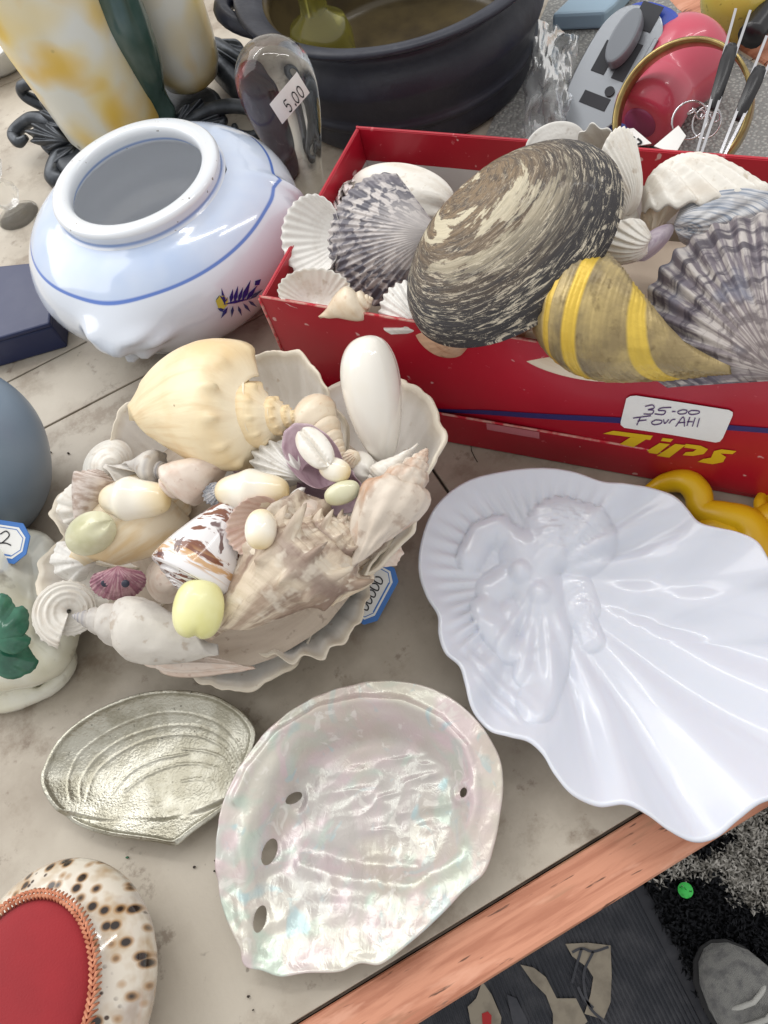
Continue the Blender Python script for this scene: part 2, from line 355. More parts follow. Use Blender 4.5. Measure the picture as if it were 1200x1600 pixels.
for i, (x, y, r, mm) in enumerate([(303, 1355, .0009, m_crumb), (198, 1340, .001, m_gfleck), (388, 1557, .0008, m_crumb), (395, 1578, .0006, m_crumb), (106, 708, .0012, m_crumb), (79, 706, .0009, m_crumb), (336, 1345, .0007, m_crumb), (335, 1361, .0009, m_crumb), (676, 730, .0008, m_crumb)]):
    pp, c = crumb(x, y, r); o = prism('dirt_speck', pp, -.0008, .0003, mm, loc=tuple(c))
    tag(o, ['small dark speck beside the iridescent shell tip', 'tiny green fleck above the red cushion', 'tiny dark grain on tile near bottom edge left of salmon trim', 'smallest dark grain at the very bottom of the tile', 'dark crumb beside the grey blue vase, right of the pair', 'dark crumb beside the grey blue vase, left of the pair', 'dark grain left of the iridescent shell, upper of two', 'dark grain left of the iridescent shell, lower of two', 'dark speck on tile between shell bowl and red lid'][i], 'speck', 'specks of dirt on the tiles')
hair = tube('hair', [U(735, 690, .001), U(737, 705, .001), U(742, 715, .0012), U(746, 722, .001)], .0003, m_crumb, n=5); tag(hair, 'short dark hair on the tile below the red lid', 'hair')
# ---- floor under the table
GZ = -.72
m_floor = mat('grey_concrete', S(98, 96, 94), [(T(s=(9, 9, 9), d=5), [(.4, 0), (.7, 1)], S(70, 70, 70))], rough=.85)
fl = raw('ground', [(-4, -3, GZ), (4, -3, GZ), (4, 5, GZ), (-4, 5, GZ)], [(0, 1, 2, 3)], m_floor); tag(fl, 'dark grey concrete ground below the table', None, kind='structure')
m_mat = mat('black_ribbed_rubber', S(66, 68, 76), [(T(s=(30, 30, 30), d=4), [(.45, 0), (.75, .8)], S(98, 98, 104))], rough=.6)
m_print = mat('beige_print', S(168, 158, 142), [(T(s=(40, 40, 40), d=4), [(.45, 0), (.7, .8)], S(130, 122, 110))], rough=.8)
m_red = mat('red_print', S(190, 48, 52), rough=.7)
mt = thing('floor_mat', 'black ribbed floor mat with beige picture on the ground', 'mat', (0, 0, 0))
def gp(px, py, z): p = U(px, py, z); return (p[0], p[1])
mz = GZ + .006
pm = [gp(*q, mz) for q in [(985, 1352), (1020, 1405), (1058, 1475), (1112, 1600), (1180, 1760), (200, 2000), (250, 1500)]]
prism('backing', pm, GZ + .001, mz - .0015, m_mat, mt)
# ribs of the mat (joined: hundreds of hair-thin ridges), running along the mat's long side
d0 = nrm(U(1112, 1600, mz) - U(985, 1352, mz)); pr = A(-d0[1], d0[0], 0); q0 = U(985, 1352, mz); V = []; F = []
if pr.dot(U(700, 1600, mz) - q0) < 0: pr = -pr
for i in range(88):
    a = q0 + pr * (.012 + i * .0055) - d0 * .04; b = a + d0 * .42; n = len(V)
    for p in (a, b): V += [p - pr * .0016 - A(0, 0, .0016), p + A(0, 0, .0008), p + pr * .0016 - A(0, 0, .0016)]
    F += [(n, n + 3, n + 4, n + 1), (n + 1, n + 4, n + 5, n + 2)]
rb = raw('ribs', V, F, m_mat, mt, False); rb['kind'] = 'stuff'
def cpx(x, y): return (480 + x * .6, 1200 + y * .6)
def gpoly(name, pts, z, m, par, th=.0012):
    return prism(name, [gp(*cpx(*p), z) for p in pts], z - th, z, m, par)
gpoly('print', [(672, 458), (730, 455), (790, 462), (793, 540), (790, 610), (772, 655), (722, 640), (738, 590), (745, 545), (730, 520), (690, 490)], mz + .0016, m_print, mt)
gpoly('print', [(555, 512), (590, 520), (622, 545), (650, 600), (700, 600), (730, 660), (700, 690), (640, 690), (640, 640), (622, 592), (585, 555)], mz + .0016, m_print, mt)
gpoly('print', [(456, 556), (480, 590), (506, 650), (500, 690), (430, 690), (418, 622), (440, 600)], mz + .0016, m_print, mt)
gpoly('print', [(520, 590), (545, 600), (575, 660), (570, 700), (545, 700), (530, 640)], mz + .0014, m_mat, mt)
gpoly('print', [(455, 640), (470, 634), (480, 645), (478, 690), (458, 690)], mz + .0024, m_red, mt)
sv, sf = stroke_pts([[(690, 480), (715, 470), (745, 478), (785, 466)], [(715, 470), (700, 520), (690, 560)], [(745, 478), (720, 540), (735, 620), (780, 665)], [(705, 570), (720, 600), (745, 625)]], 7)
raw('bridle_print', [U(*cpx(*p), mz + .0024) for p in sv], sf, m_mat, mt, False)
rug = thing('shag_rug', 'black and white shaggy rug on the ground beside the ribbed mat', 'rug', (0, 0, 0))
m_dpile = mat('black_pile', S(30, 32, 38), rough=.95); m_lpile = mat('white_pile', S(205, 202, 196), [(T(s=(60, 60, 60)), [(.45, 0), (.65, .8)], S(150, 146, 138))], rough=.95)
prism('backing', [gp(*q, GZ + .008) for q in [(985, 1345), (1060, 1475), (1120, 1600), (1190, 1780), (1600, 1700), (1500, 900), (1100, 1150)]], GZ + .0005, GZ + .008, m_dpile, rug)
def inpoly(x, y, pg):
    c = False; n = len(pg)
    for i in range(n):
        (x1, y1), (x2, y2) = pg[i], pg[i - 1]
        if (y1 > y) != (y2 > y) and x < (x2 - x1) * (y - y1) / (y2 - y1) + x1: c = not c
    return c
wp = [(1005, 1378), (1050, 1335), (1110, 1290), (1180, 1252), (1260, 1200), (1300, 1450), (1215, 1440), (1185, 1418), (1150, 1412), (1135, 1375), (1080, 1368)]
bp_ = [(1075, 1330), (1105, 1305), (1150, 1305), (1140, 1322), (1095, 1345)]
def pile(name, m, sel, n):
    V = []; F = []
    while n > 0:
        px, py = random.uniform(985, 1260), random.uniform(1230, 1640)
        if px < 990 + max(0, (py - 1352)) * .5 or not sel(px, py): continue
        n -= 1; p = U(px, py, GZ + .007); a = random.uniform(0, 2 * PI); h = random.uniform(.008, .018); wd = .0022; e = A(math.cos(a), math.sin(a), 0) * wd; l = A(random.uniform(-1, 1), random.uniform(-1, 1), 0) * .010
        b = len(V); V += [p - e, p + e, p + e * .8 + l * .4 + A(0, 0, h * .7), p - e * .8 + l * .4 + A(0, 0, h * .7), p + l + A(0, 0, h)]; F += [(b, b + 1, b + 2, b + 3), (b + 3, b + 2, b + 4)]
    o = raw(name, V, F, m, rug, False); o['kind'] = 'stuff'
edge = lambda x, y: inpoly(x + 9 * math.sin(y * .21) + random.uniform(-5, 5), y + 7 * math.sin(x * .17) + random.uniform(-5, 5), wp) and not inpoly(x + random.uniform(-4, 4), y + 4 * math.sin(x * .3), bp_)
pile('pile_light', m_lpile, edge, 3600); pile('pile_dark', m_dpile, lambda x, y: not edge(x, y), 4200)
gd = lathe('round_sticker', [(0, .001), (.0092, .001), (.0095, .0004), (.0095, 0)], m_green, n=28, loc=tuple(U(1071, 1391, GZ + .02))); tag(gd, 'bright green round sticker lying on the shaggy rug', 'sticker')
# ---- sneaker (toe and laces in view)
m_shoe = mat('grey_knit', S(150, 150, 148), [(T(s=(90, 90, 90), d=4), [(.45, 0), (.7, .9)], S(112, 112, 114))], rough=.9, bump=[(T('wave', s=(180, 60, 60), w=2), .5, .002)])
m_sole = mat('dark_sole', S(52, 52, 54), rough=.8); m_lace = mat('white_lace', S(196, 196, 192), rough=.85)
toe = U(1106, 1478, GZ + .03); heel = U(1400, 1905, GZ + .03); ax = nrm((heel - toe) * A(1, 1, 0)); sd = A(-ax[1], ax[0], 0)
sh = thing('sneaker', 'grey knit sneaker toe with white laces on the shaggy rug', 'shoe', tuple(toe * A(1, 1, 0) + A(0, 0, GZ + .012)))
def shoe_sec(x, w, h, z0, n=20, top=1.0):
    a = np.linspace(0, 2 * PI, n, endpoint=False); c, s = np.cos(a), np.sin(a)
    return np.array([ax * x + sd * (w * np.sign(cc) * abs(cc) ** .7) + A(0, 0, z0 + (h - z0) * (.5 + .5 * np.sign(ss) * abs(ss) ** .8)) for cc, ss in zip(c, s)])
secs = [(0, .006, .02), (.008, .022, .034), (.025, .036, .046), (.05, .044, .054), (.09, .047, .064), (.13, .043, .08), (.17, .037, .095), (.21, .036, .10), (.26, .034, .095), (.275, .02, .08)]
up_o = joined('upper', [np.array([shoe_sec(x, w, h, .014) for x, w, h in secs])], m_shoe, sh)
joined('sole', [np.array([shoe_sec(x - .003, w + .003, .016, 0.0) for x, w, h in secs])], m_sole, sh)
tg_o = joined('tongue', [np.array([shoe_sec(x, w * .35, h + .004, h - .01) for x, w, h in secs[4:8]])], m_lace, sh)
tube('toe_seam', [ax * (.030 + .022 * math.sin(q)) * 1.0 + sd * .036 * math.cos(q) + A(0, 0, .030 + .021 * math.sin(q)) for q in np.linspace(.1, PI - .1, 16)], .0016, m_sole, up_o, n=6)
for i in range(6):
    x = .058 + i * .018; h = .052 + i * .008
    tube('lace', [ax * x + sd * .03 + A(0, 0, h - .004), ax * (x + .004) + sd * .012 + A(0, 0, h + .006), ax * (x + .006) + A(0, 0, h + .009), ax * (x + .004) - sd * .012 + A(0, 0, h + .006), ax * x - sd * .03 + A(0, 0, h - .004)], .003, m_lace, tg_o, n=8)
# ================================================================== CERAMIC JAR
def ray_lathe(px, py, base, prof, off=.0006, zmax=None):
    "first point of a lathe (r(z) list, rising z) that the line of sight meets"
    d = nrm(CM @ A(px - 600, py - 800, FPX)); pr = np.array(prof, float); zz, rr = pr[:, 1], pr[:, 0]
    for t in np.arange(.2, 1.6, .0004):
        p = CP + d * t - base
        if 0 <= p[2] <= zz.max() and math.hypot(p[0], p[1]) <= np.interp(p[2], zz, rr) + off: return p
    return p
jb = U(306, 452, 0)
jprof = [(.064, 0), (.066, .002), (.070, .007), (.078, .012), (.092, .024), (.106, .044), (.1105, .060), (.107, .076), (.098, .089), (.085, .0985), (.072, .1035), (.0665, .1055)]
jn = [(.0665, .1055), (.0640, .1075), (.0646, .1115), (.0650, .1145), (.0628, .1172), (.0575, .1180), (.0530, .1166), (.0512, .113), (.0516, .108), (.0535, .104)]
jin = [(.0535, .104), (.070, .099), (.094, .086), (.104, .066), (.102, .046), (.088, .027), (.06, .016), (.03, .012), (0, .011)]
BL = S(96, 128, 200)
m_jar = mat('white_blue_glaze', S(220, 227, 239), [
    (T('z', s=(1, 1, 10)), [(.895, 0), (.905, 1), (1.0, 1)], S(184, 202, 232), T(s=(16, 16, 16), d=3), [(.35, .45), (.62, 1)]),
    (T('z', s=(1, 1, 10)), [(.882, 0), (.887, 1), (.899, 1), (.905, 0)], S(90, 124, 200)),
    (T('z', s=(1, 1, 10)), [(.03, 0), (.05, 1), (.075, 1), (.095, 0)], S(70, 92, 150)),
    (T('z', s=(1, 1, 10)), [(.115, 0), (.122, 1), (.132, 1), (.14, 0)], S(70, 92, 150))],
    rough=.12, coat=.6, bump=[(T(s=(60, 60, 60), d=2), .06, .001)])
m_jarn = mat('white_glaze_rim', S(226, 231, 238), [(T('z', s=(1, 1, 5)), [(.530, 0), (.534, .8), (.541, .8), (.546, 0)], S(110, 146, 210)), (T(s=(240, 240, 240), d=1), [(.74, 0), (.78, .8)], S(110, 100, 90))], rough=.12, coat=.6)
m_jari = mat('jar_inside_glaze', S(240, 243, 248), rough=.2, coat=.5)
jar = thing('ceramic_jar', 'squat white ceramic jar with pale blue shoulder and wide open neck', 'jar', tuple(jb))
JP = lathe_pts(spline(jprof, 90), 160); cents = []
def jang(px, py): p = ray_lathe(px, py, jb, jprof); return math.atan2(p[1], p[0]), p[2]
ra = np.linalg.norm(JP[..., :2], axis=2); ang = np.arctan2(JP[..., 1], JP[..., 0]); zz = JP[..., 2]; disp = np.zeros_like(ra)
for px, py, wa, wz, am in [(188, 518, .24, .016, .010), (172, 525, .10, .009, .003), (212, 547, .055, .005, .008), (186, 549, .055, .005, .008), (232, 540, .06, .006, .007), (196, 528, .05, .007, .004), (246, 522, .10, .005, .005), (215, 510, .10, .004, .004), (150, 505, .08, .005, .004), (452, 300, .05, .02, .006), (450, 330, .12, .012, .004)]:
    a0, z0 = jang(px, py); da = (ang - a0 + PI) % (2 * PI) - PI; disp += 1.35 * am * np.exp(-(da / wa) ** 2 - ((zz - z0) / wz) ** 2)
JP[..., 0] *= (ra + disp) / ra; JP[..., 1] *= (ra + disp) / ra
grid('body', JP, m_jar, jar, cu=True)
lathe('neck_ring', jn, m_jarn, jar, n=120, smoothn=44)
lathe('inside', jin, m_jari, jar, n=96, smoothn=40)
m_navy = mat('cobalt_paint', S(40, 44, 120), rough=.2); m_yel = mat('yellow_paint', S(206, 200, 84), rough=.2); m_nost = mat('dark_nostril', S(40, 42, 60), rough=.4)
def jdecal(name, polys, m):
    V = []; F = []
    for pg in polys:
        c = np.mean(np.array(pg, float), 0); b = len(V); V.append(ray_lathe(c[0], c[1], jb, jprof, .0016)); V += [ray_lathe(x, y, jb, jprof, .0016) for x, y in pg]; n = len(pg)
        F += [(b, b + 1 + i, b + 1 + (i + 1) % n) for i in range(n)]
    raw(name, V, F, m, jar, False)
def leafp(x0, y0, x1, y1, wd):
    dx, dy = x1 - x0, y1 - y0; l = math.hypot(dx, dy); nx, ny = -dy / l * wd, dx / l * wd
    return [(x0, y0), (x0 + dx * .4 + nx, y0 + dy * .4 + ny), (x1, y1), (x0 + dx * .4 - nx, y0 + dy * .4 - ny)]
jdecal('painted_leaves', [leafp(*q) for q in [(352, 478, 346, 450, 3), (360, 474, 364, 451, 3.2), (366, 474, 372, 446, 3.2), (372, 473, 380, 448, 3), (378, 472, 392, 437, 4), (384, 470, 402, 446, 3.5), (390, 468, 411, 452, 3), (356, 480, 345, 498, 3), (364, 478, 362, 496, 2.5), (372, 478, 378, 494, 2.5), (380, 474, 392, 488, 2.5), (388, 470, 402, 480, 2.5), (348, 476, 395, 466, 2.2), (398, 446, 408, 436, 4.5), (340, 482, 352, 488, 2)]], m_navy)
jdecal('painted_flower', [[(337, 470), (341, 463), (349, 462), (356, 467), (356, 476), (349, 483), (341, 481)]], m_yel)
jdecal('painted_outline', [leafp(*q) for q in [(337, 472, 343, 461, 1.4), (343, 461, 352, 472, 1.4), (340, 482, 352, 484, 1.6), (352, 472, 356, 464, 1.2)]], m_navy)
for px, py in ((196, 551), (160, 542)):
    p = ray_lathe(px, py, jb, jprof, .0075); lathe('nostril', [(0, .0012), (.0016, .0008), (.002, 0)], m_nost, jar, n=14, loc=tuple(p))
# ================================================================== THINGS AROUND THE BACK
# ---- clear glass paperweight with a price sticker
m_glass = mat('clear_glass', (.97, .98, .98, 1), rough=.0, trans=1, ior=1.45)
m_cryst = mat('crystal_glass', (.97, .98, .98, 1), rough=.0, trans=1, ior=1.4, alpha=.5)
m_white = mat('white_paper', S(236, 236, 234), [(T(s=(60, 60, 60)), [(.5, 0), (.8, .3)], S(214, 214, 212))], rough=.7)
m_ink = mat('black_ink', S(30, 30, 36), rough=.7)
gb = U(490, 316, 0)
gprof = [(0, 0), (.011, .0005), (.014, .003), (.0145, .012), (.016, .03), (.0215, .055), (.0275, .08), (.0305, .1), (.0305, .116), (.0268, .130), (.018, .1395), (.008, .1440), (0, .1445)]
gs = [tuple(q) for q in spline(gprof, 70)]
pwt = thing('glass_egg', 'tall clear glass egg with price sticker between jar and pot', 'paperweight', tuple(gb))
lathe('glass_body', gs, m_glass, pwt, n=72)
ns = 8; corners = [(421, 163), (464, 112), (484, 145), (441, 194)]
def quadpt(c, u, v): c = np.array(c, float); return (1 - u) * (1 - v) * c[0] + u * (1 - v) * c[1] + u * v * c[2] + (1 - u) * v * c[3]
st = np.array([[ray_lathe(*quadpt(corners, u, v), gb, gs, .0005) for v in np.linspace(0, 1, ns)] for u in np.linspace(0, 1, ns)]); stk = grid('price_sticker', st, m_white, pwt)
def digits(s):
    D = {'5': [[(.85, 1), (.2, 1), (.15, .55), (.5, .65), (.85, .45), (.8, .1), (.45, 0), (.1, .1)]], '0': [[(.5, 1), (.15, .8), (.12, .3), (.5, 0), (.88, .3), (.85, .8), (.5, 1)]], '.': [[(.4, .0), (.55, .0), (.55, .12), (.4, .12)]]}
    out = []; x = 0
    for c in s:
        for ln in D[c]: out.append([(x + a * .8, b) for a, b in ln])
        x += .55 if c == '.' else 1.05
    return out, x
dl, dw = digits('5.00'); sv, sf = stroke_pts(dl, .12)
raw('price_print', [ray_lathe(*quadpt(corners, .30 + .62 * p[0] / dw, .92 - .5 * p[1]), gb, gs, .0009) for p in sv], sf, m_ink, stk, False)
# ---- black iron pot
m_iron = mat('black_iron', S(34, 37, 50), [(T(s=(30, 30, 30), d=5), [(.5, 0), (.75, .6)], S(54, 58, 70)), (T(s=(110, 110, 110), d=1), [(.80, 0), (.84, .8)], S(150, 150, 150))], rough=.42, bump=[(T(s=(140, 140, 140), d=4), .25, .002)], rlayer=(T(s=(18, 18, 18)), .32, .6))
m_potin = mat('brown_residue', S(96, 84, 58), [(T(s=(20, 20, 20), d=5), [(.4, 0), (.7, .9)], S(58, 50, 40))], rough=.3)
pb = U(638, 122, 0); pot = thing('iron_pot', 'black cast iron pot with flared rim behind the red box', 'pot', tuple(pb))
lathe('body', [(0, .002), (.10, .0), (.116, .004), (.120, .012), (.1215, .026), (.1245, .029), (.126, .033), (.1245, .037), (.1245, .042), (.130, .058), (.132, .066), (.128, .078), (.120, .088), (.119, .092)], m_iron, pot, n=96, smoothn=70)
lathe('rim', [(.119, .092), (.123, .096), (.132, .101), (.139, .104), (.141, .107), (.139, .1095), (.133, .1095), (.124, .105), (.117, .099)], m_iron, pot, n=96, smoothn=40)
lathe('inside', [(.117, .099), (.113, .09), (.122, .07), (.118, .03), (.10, .012), (0, .010)], m_potin, pot, n=80, smoothn=40)
hd = nrm(A(.80, -.20, 0)); hs = A(-hd[1], hd[0], 0)
for sg in (1, -1):
    hh = [hd * sg * (.120 + .034 * math.sin(a)) + hs * .028 * math.cos(a) * sg + A(0, 0, .088 + .012 * math.sin(a)) for a in np.linspace(0, PI, 14)]
    tube('lug_handle', hh, .008, m_iron, pot, n=12)
# ---- yellow glass standing in the pot
m_amber = mat('yellow_glass', S(206, 200, 110), rough=.08, trans=.85, ior=1.45, coat=.3)
m_lemon = mat('lemon_enamel', S(236, 222, 40), rough=.25)
ya = thing('yellow_bottle', 'yellow glass bottle standing inside the black pot', 'bottle', tuple(pb + A(-.078, -.028, .012)))
lathe('bottle_body', [(0, 0), (.026, .001), (.028, .006), (.028, .07), (.024, .082), (.012, .09), (.011, .11), (.013, .112), (.013, .116), (.009, .116), (.009, .09), (.0, .085)], m_amber, ya, n=48)
oo = lathe_pts([(0, .0026), (.010, .0022), (.013, .001), (.014, 0)], 28); oo[..., 1] *= 1.6
o = grid('oval_badge', oo, m_lemon, ya, cu=True); v = nrm((CP - (pb + A(-.078, -.028, .012))) * A(1, 1, 0)); setm(o, A(-v[1], v[0], 0), A(0, 0, 1), v, v * .0275 + A(0, 0, .045))
# ---- satin glass vases on a dark scrollwork stand
m_vase = mat('satin_yellow_white_glass', S(226, 226, 216), [
    (T(s=(15, 15, 14), d=1.5, w=.4), [(.40, 0), (.64, 1)], S(236, 206, 104)),
    (T(s=(20, 20, 20), d=1.5, w=.4), [(.50, 0), (.70, .9)], S(228, 186, 64)),
    (T('voro', s=(24, 24, 24)), [(.02, .8), (.07, 0)], S(120, 110, 60))], rough=.28, coat=.2)
m_dgreen = mat('dark_green_glass', S(56, 80, 72), [(T(s=(30, 30, 20), d=3), [(.4, 0), (.7, .9)], S(84, 104, 100))], rough=.2, coat=.4)
m_pewter = mat('blackened_metal', S(58, 62, 68), [(T(s=(60, 60, 60), d=4), [(.45, 0), (.7, .9)], S(88, 92, 98))], rough=.38, metal=.6, bump=[(T(s=(160, 160, 160), d=3), .3, .001)])
vb = U(212, 196, .02)
stand = thing('scroll_stand', 'dark ornate metal stand with scroll feet under the yellow vases', 'stand', tuple(vb * A(1, 1, 0)))
pl = lathe_pts([(0, .018), (.062, .018), (.066, .015), (.064, .010), (0, .008)], 48); pl[..., 0] *= 1.35; grid('tray', pl, m_pewter, stand, cu=True)
def spiral(c, r0, turns, e1, e2, n=34, a0=0, grow=.0):
    t = np.linspace(0, 1, n); a = a0 + t * turns * 2 * PI; r = r0 * (1 - .85 * t)
    return [c + e1 * r[i] * math.cos(a[i]) + e2 * r[i] * math.sin(a[i]) + A(0, 0, grow * t[i]) for i in range(n)]
B0 = vb * A(1, 1, 0)
def feet(pts_px, rad, nm='scroll'):
    p = spline([U(*q) - B0 for q in pts_px], 40); r = np.interp(np.linspace(0, 1, 40), np.linspace(0, 1, len(rad)), rad); return tube(nm, p, r, m_pewter, stand, n=10)
feet([(130, 215, .02), (100, 180, .025), (70, 165, .035), (40, 150, .045), (35, 135, .055), (55, 132, .058), (62, 145, .054)], [.009, .010, .007, .006, .006, .005, .003])
feet([(120, 215, .02), (85, 195, .03), (55, 185, .035), (35, 195, .03), (22, 210, .025), (30, 222, .022), (42, 214, .025)], [.010, .009, .007, .007, .007, .006, .003])
feet([(140, 205, .02), (115, 225, .016), (95, 250, .010), (85, 275, .006), (100, 282, .004), (120, 268, .005)], [.010, .012, .011, .010, .009, .006], 'foot')
feet([(130, 195, .024), (100, 205, .028), (72, 222, .022), (80, 240, .016)], [.006, .008, .006, .003])
feet([(265, 205, .014), (300, 186, .02), (335, 170, .022), (370, 166, .022), (400, 176, .018), (412, 198, .012), (396, 212, .010), (372, 208, .010), (366, 196, .012)], [.007, .006, .007, .007, .006, .006, .005, .004, .003])
feet([(280, 195, .012), (310, 200, .010), (335, 200, .010), (350, 190, .012), (345, 178, .015)], [.008, .006, .005, .004, .003])
feet([(320, 60, .03), (340, 70, .032), (365, 85, .03), (385, 100, .024), (395, 118, .018)], [.004, .007, .006, .005, .004])
feet([(325, 75, .02), (350, 110, .016), (375, 140, .012), (395, 160, .008)], [.012, .014, .012, .008], 'foot')
for hx, mg, wr in [((118, 205, .030), (62, 158, .052), .55), ((112, 222, .024), (40, 205, .034), .5), ((122, 225, .018), (92, 270, .008), .7), ((270, 205, .014), (330, 160, .026), .5), ((330, 70, .026), (392, 112, .022), .5), ((300, 196, .014), (352, 188, .014), .55)]:
    h_, g_ = U(*hx), U(*mg); lf = bivalve('acanthus_leaf', float(np.linalg.norm(g_ - h_)), wr, .16, m_pewter, psim=62, k=.6, ribs=5, amp=.03, wav=.06, nps=50, nv=14, thick=.04); lay(lf, h_, g_); lf.matrix_basis = Matrix.Translation(tuple(-B0)) @ lf.matrix_world; lf.parent = stand
V1 = U(190, 205, .02)
v1 = thing('satin_vase', 'wider white and yellow satin glass vase on the left of the scroll stand', 'vase', tuple(V1))
lathe('vase_body', [(0, 0), (.036, .001), (.046, .006), (.050, .016), (.053, .05), (.058, .10), (.062, .17), (.064, .24), (.060, .245), (.0, .02)], m_vase, v1, n=72)
V2 = U(304, 132, .02)
v2 = thing('satin_vase', 'narrower white and yellow satin glass vase with rounded foot, right one on the scroll stand', 'vase', tuple(V2))
lathe('vase_body', [(0, 0), (.018, .001), (.028, .008), (.034, .022), (.037, .045), (.039, .09), (.040, .16), (.041, .24), (.037, .245), (.0, .03)], m_vase, v2, n=72)
V3 = U(262, 190, .018)
v3 = thing('green_glass_stem', 'dark green glass leaf stem between the two yellow vases', 'ornament', tuple(V3))
tube('stem', spline([A(0, 0, 0), A(-.002, -.006, .03), A(.004, -.016, .07), A(.006, -.022, .12), A(.016, -.02, .2)], 40), np.interp(np.linspace(0, 1, 40), [0, .1, .3, .5, .7, 1], [.010, .014, .013, .017, .020, .018]), m_dgreen, v3, n=16)
for sx, zz0 in ((-1, .05), (1, .09), (-1, .12)):
    lf = bivalve('leaf', .07, .42, .1, m_dgreen, psim=60, k=.6, nps=20, nv=12); lf.parent = v3; lf.location = (-.004, -.016, zz0); lf.rotation_euler = (math.radians(80), 0, math.radians(25 * sx))
# ---- white china at the far left edge
m_china = mat('white_china', S(214, 216, 214), [(T(s=(22, 22, 22), d=2), [(.66, 0), (.72, .8)], S(92, 126, 100))], rough=.2, coat=.5)
cb = U(8, 100, 0); ch = thing('china_dish', 'white china dish with green sprig at the upper left corner', 'dish', tuple(cb))
cp = lathe_pts([(0, .0), (.03, .001), (.035, .006), (.05, .03), (.053, .034), (.049, .034), (.032, .011), (0, .008)], 64)
an = np.arctan2(cp[..., 1], cp[..., 0]); cp[..., :2] *= (1 + .06 * np.cos(9 * an) * np.clip(cp[..., 2:3].squeeze() / .03, 0, 1))[..., None]; grid('dish_body', cp, m_china, ch, cu=True)
# ---- faceted crystal stopper
kb = U(30, 338, 0); kr = thing('crystal_stem', 'faceted clear crystal stem standing left of the ceramic jar', 'glass', tuple(kb))
lathe('foot', [(0, 0), (.020, .0), (.021, .002), (.012, .006), (.006, .012), (0, .012)], m_cryst, kr, n=32)
def facet(nm, z, r): 
    g = lathe_pts([(0, -r), (r * .6, -r * .75), (r, -r * .1), (r, r * .2), (r * .6, r * .8), (0, r)], 9); return grid(nm, g, m_cryst, kr, cu=True, smooth=False, loc=(0, 0, z))
facet('knop', .026, .015); facet('knop', .058, .018); facet('knop', .096, .022)
# ---- dark blue box
m_navyb = mat('navy_lacquer', S(34, 44, 84), [(T(s=(20, 20, 20), d=4), [(.5, 0), (.8, .6)], S(66, 72, 100))], rough=.42)
nb = thing('trinket_box', 'dark navy lacquered box at the left edge beside the ceramic jar', 'box', tuple(U(-20, 490, 0)), math.radians(8))
c0 = U(-20, 490, 0); pts = [U(*q, .03) - c0 for q in [(-70, 425), (62, 412), (80, 462), (76, 505), (-60, 545)]]; Rm = np.array(Matrix.Rotation(-math.radians(8), 3, 'Z'))
pts = [Rm @ p for p in pts]; prism('box_body', pts, 0, .026, m_navyb, nb, bev=.002); cc = np.mean(pts, 0)
prism('box_lid', [cc + (p - cc) * 1.03 for p in pts], .0265, .031, m_navyb, nb, bev=.0015)
# ---- blue grey vase cut by the left edge
m_bluegrey = mat('blue_grey_glaze', S(122, 140, 158), [(T(s=(12, 12, 12), d=3), [(.4, 0), (.75, .7)], S(140, 158, 176))], rough=.35, coat=.15)
bb = U(8, 790, 0); bv = thing('round_vase', 'smooth blue grey round vase cut off by the left edge', 'vase', tuple(bb))
lathe('vase_body', [(0, 0), (.03, .0), (.035, .004), (.05, .02), (.064, .05), (.066, .075), (.058, .10), (.038, .125), (.024, .14), (.022, .155), (.026, .165), (.022, .166), (.018, .15), (0, .1)], m_bluegrey, bv, n=80, smoothn=70)
# ---- things behind the box on the right
m_mesh = mat('grey_mesh_plastic', S(168, 168, 164), [(T('voro', s=(330, 330, 330)), [(.25, 0), (.5, .7)], S(112, 112, 112))], rough=.6, bump=[(T('voro', s=(330, 330, 330)), .8, .002)])
mo = prism('mesh_mat', [gp(*q, .003) for q in [(745, 240), (838, 45), (870, -30), (1010, -40), (1060, 15), (1250, 150), (1250, 330), (1000, 290)]], .0006, .003, m_mesh); tag(mo, 'grey meshed plastic mat under the trinkets behind the red box', 'mat')
# clear plastic bag
m_bag = mat('clear_plastic', S(225, 228, 230), rough=.12, trans=.75, ior=1.12, alpha=.75)
nu, nv = 30, 26; bgp = np.zeros((nu, nv, 3)); cbg = U(850, 130, 0)
for i in range(nu):
    for j in range(nv):
        u, v = i / (nu - 1), j / (nv - 1); q = quadpt([(838, 30), (905, 60), (880, 235), (810, 210)], u, v)
        n = fbm(A(u * 5, v * 4, 1.3)[None], 3)[0]; n2 = fbm(A(u * 4 + 9, v * 5, 2.3)[None], 3)[0]
        hgt = .03 + .03 * math.sin(PI * u) * math.sin(PI * v) + .016 * n
        bgp[i, j] = U(q[0] + 6 * n2, q[1] + 6 * n, max(.005, hgt)) - cbg
bg_o = grid('plastic_bag', bgp, m_bag, loc=tuple(cbg)); tag(bg_o, 'crumpled clear plastic bag between the iron pot and the blue slicer', 'bag')
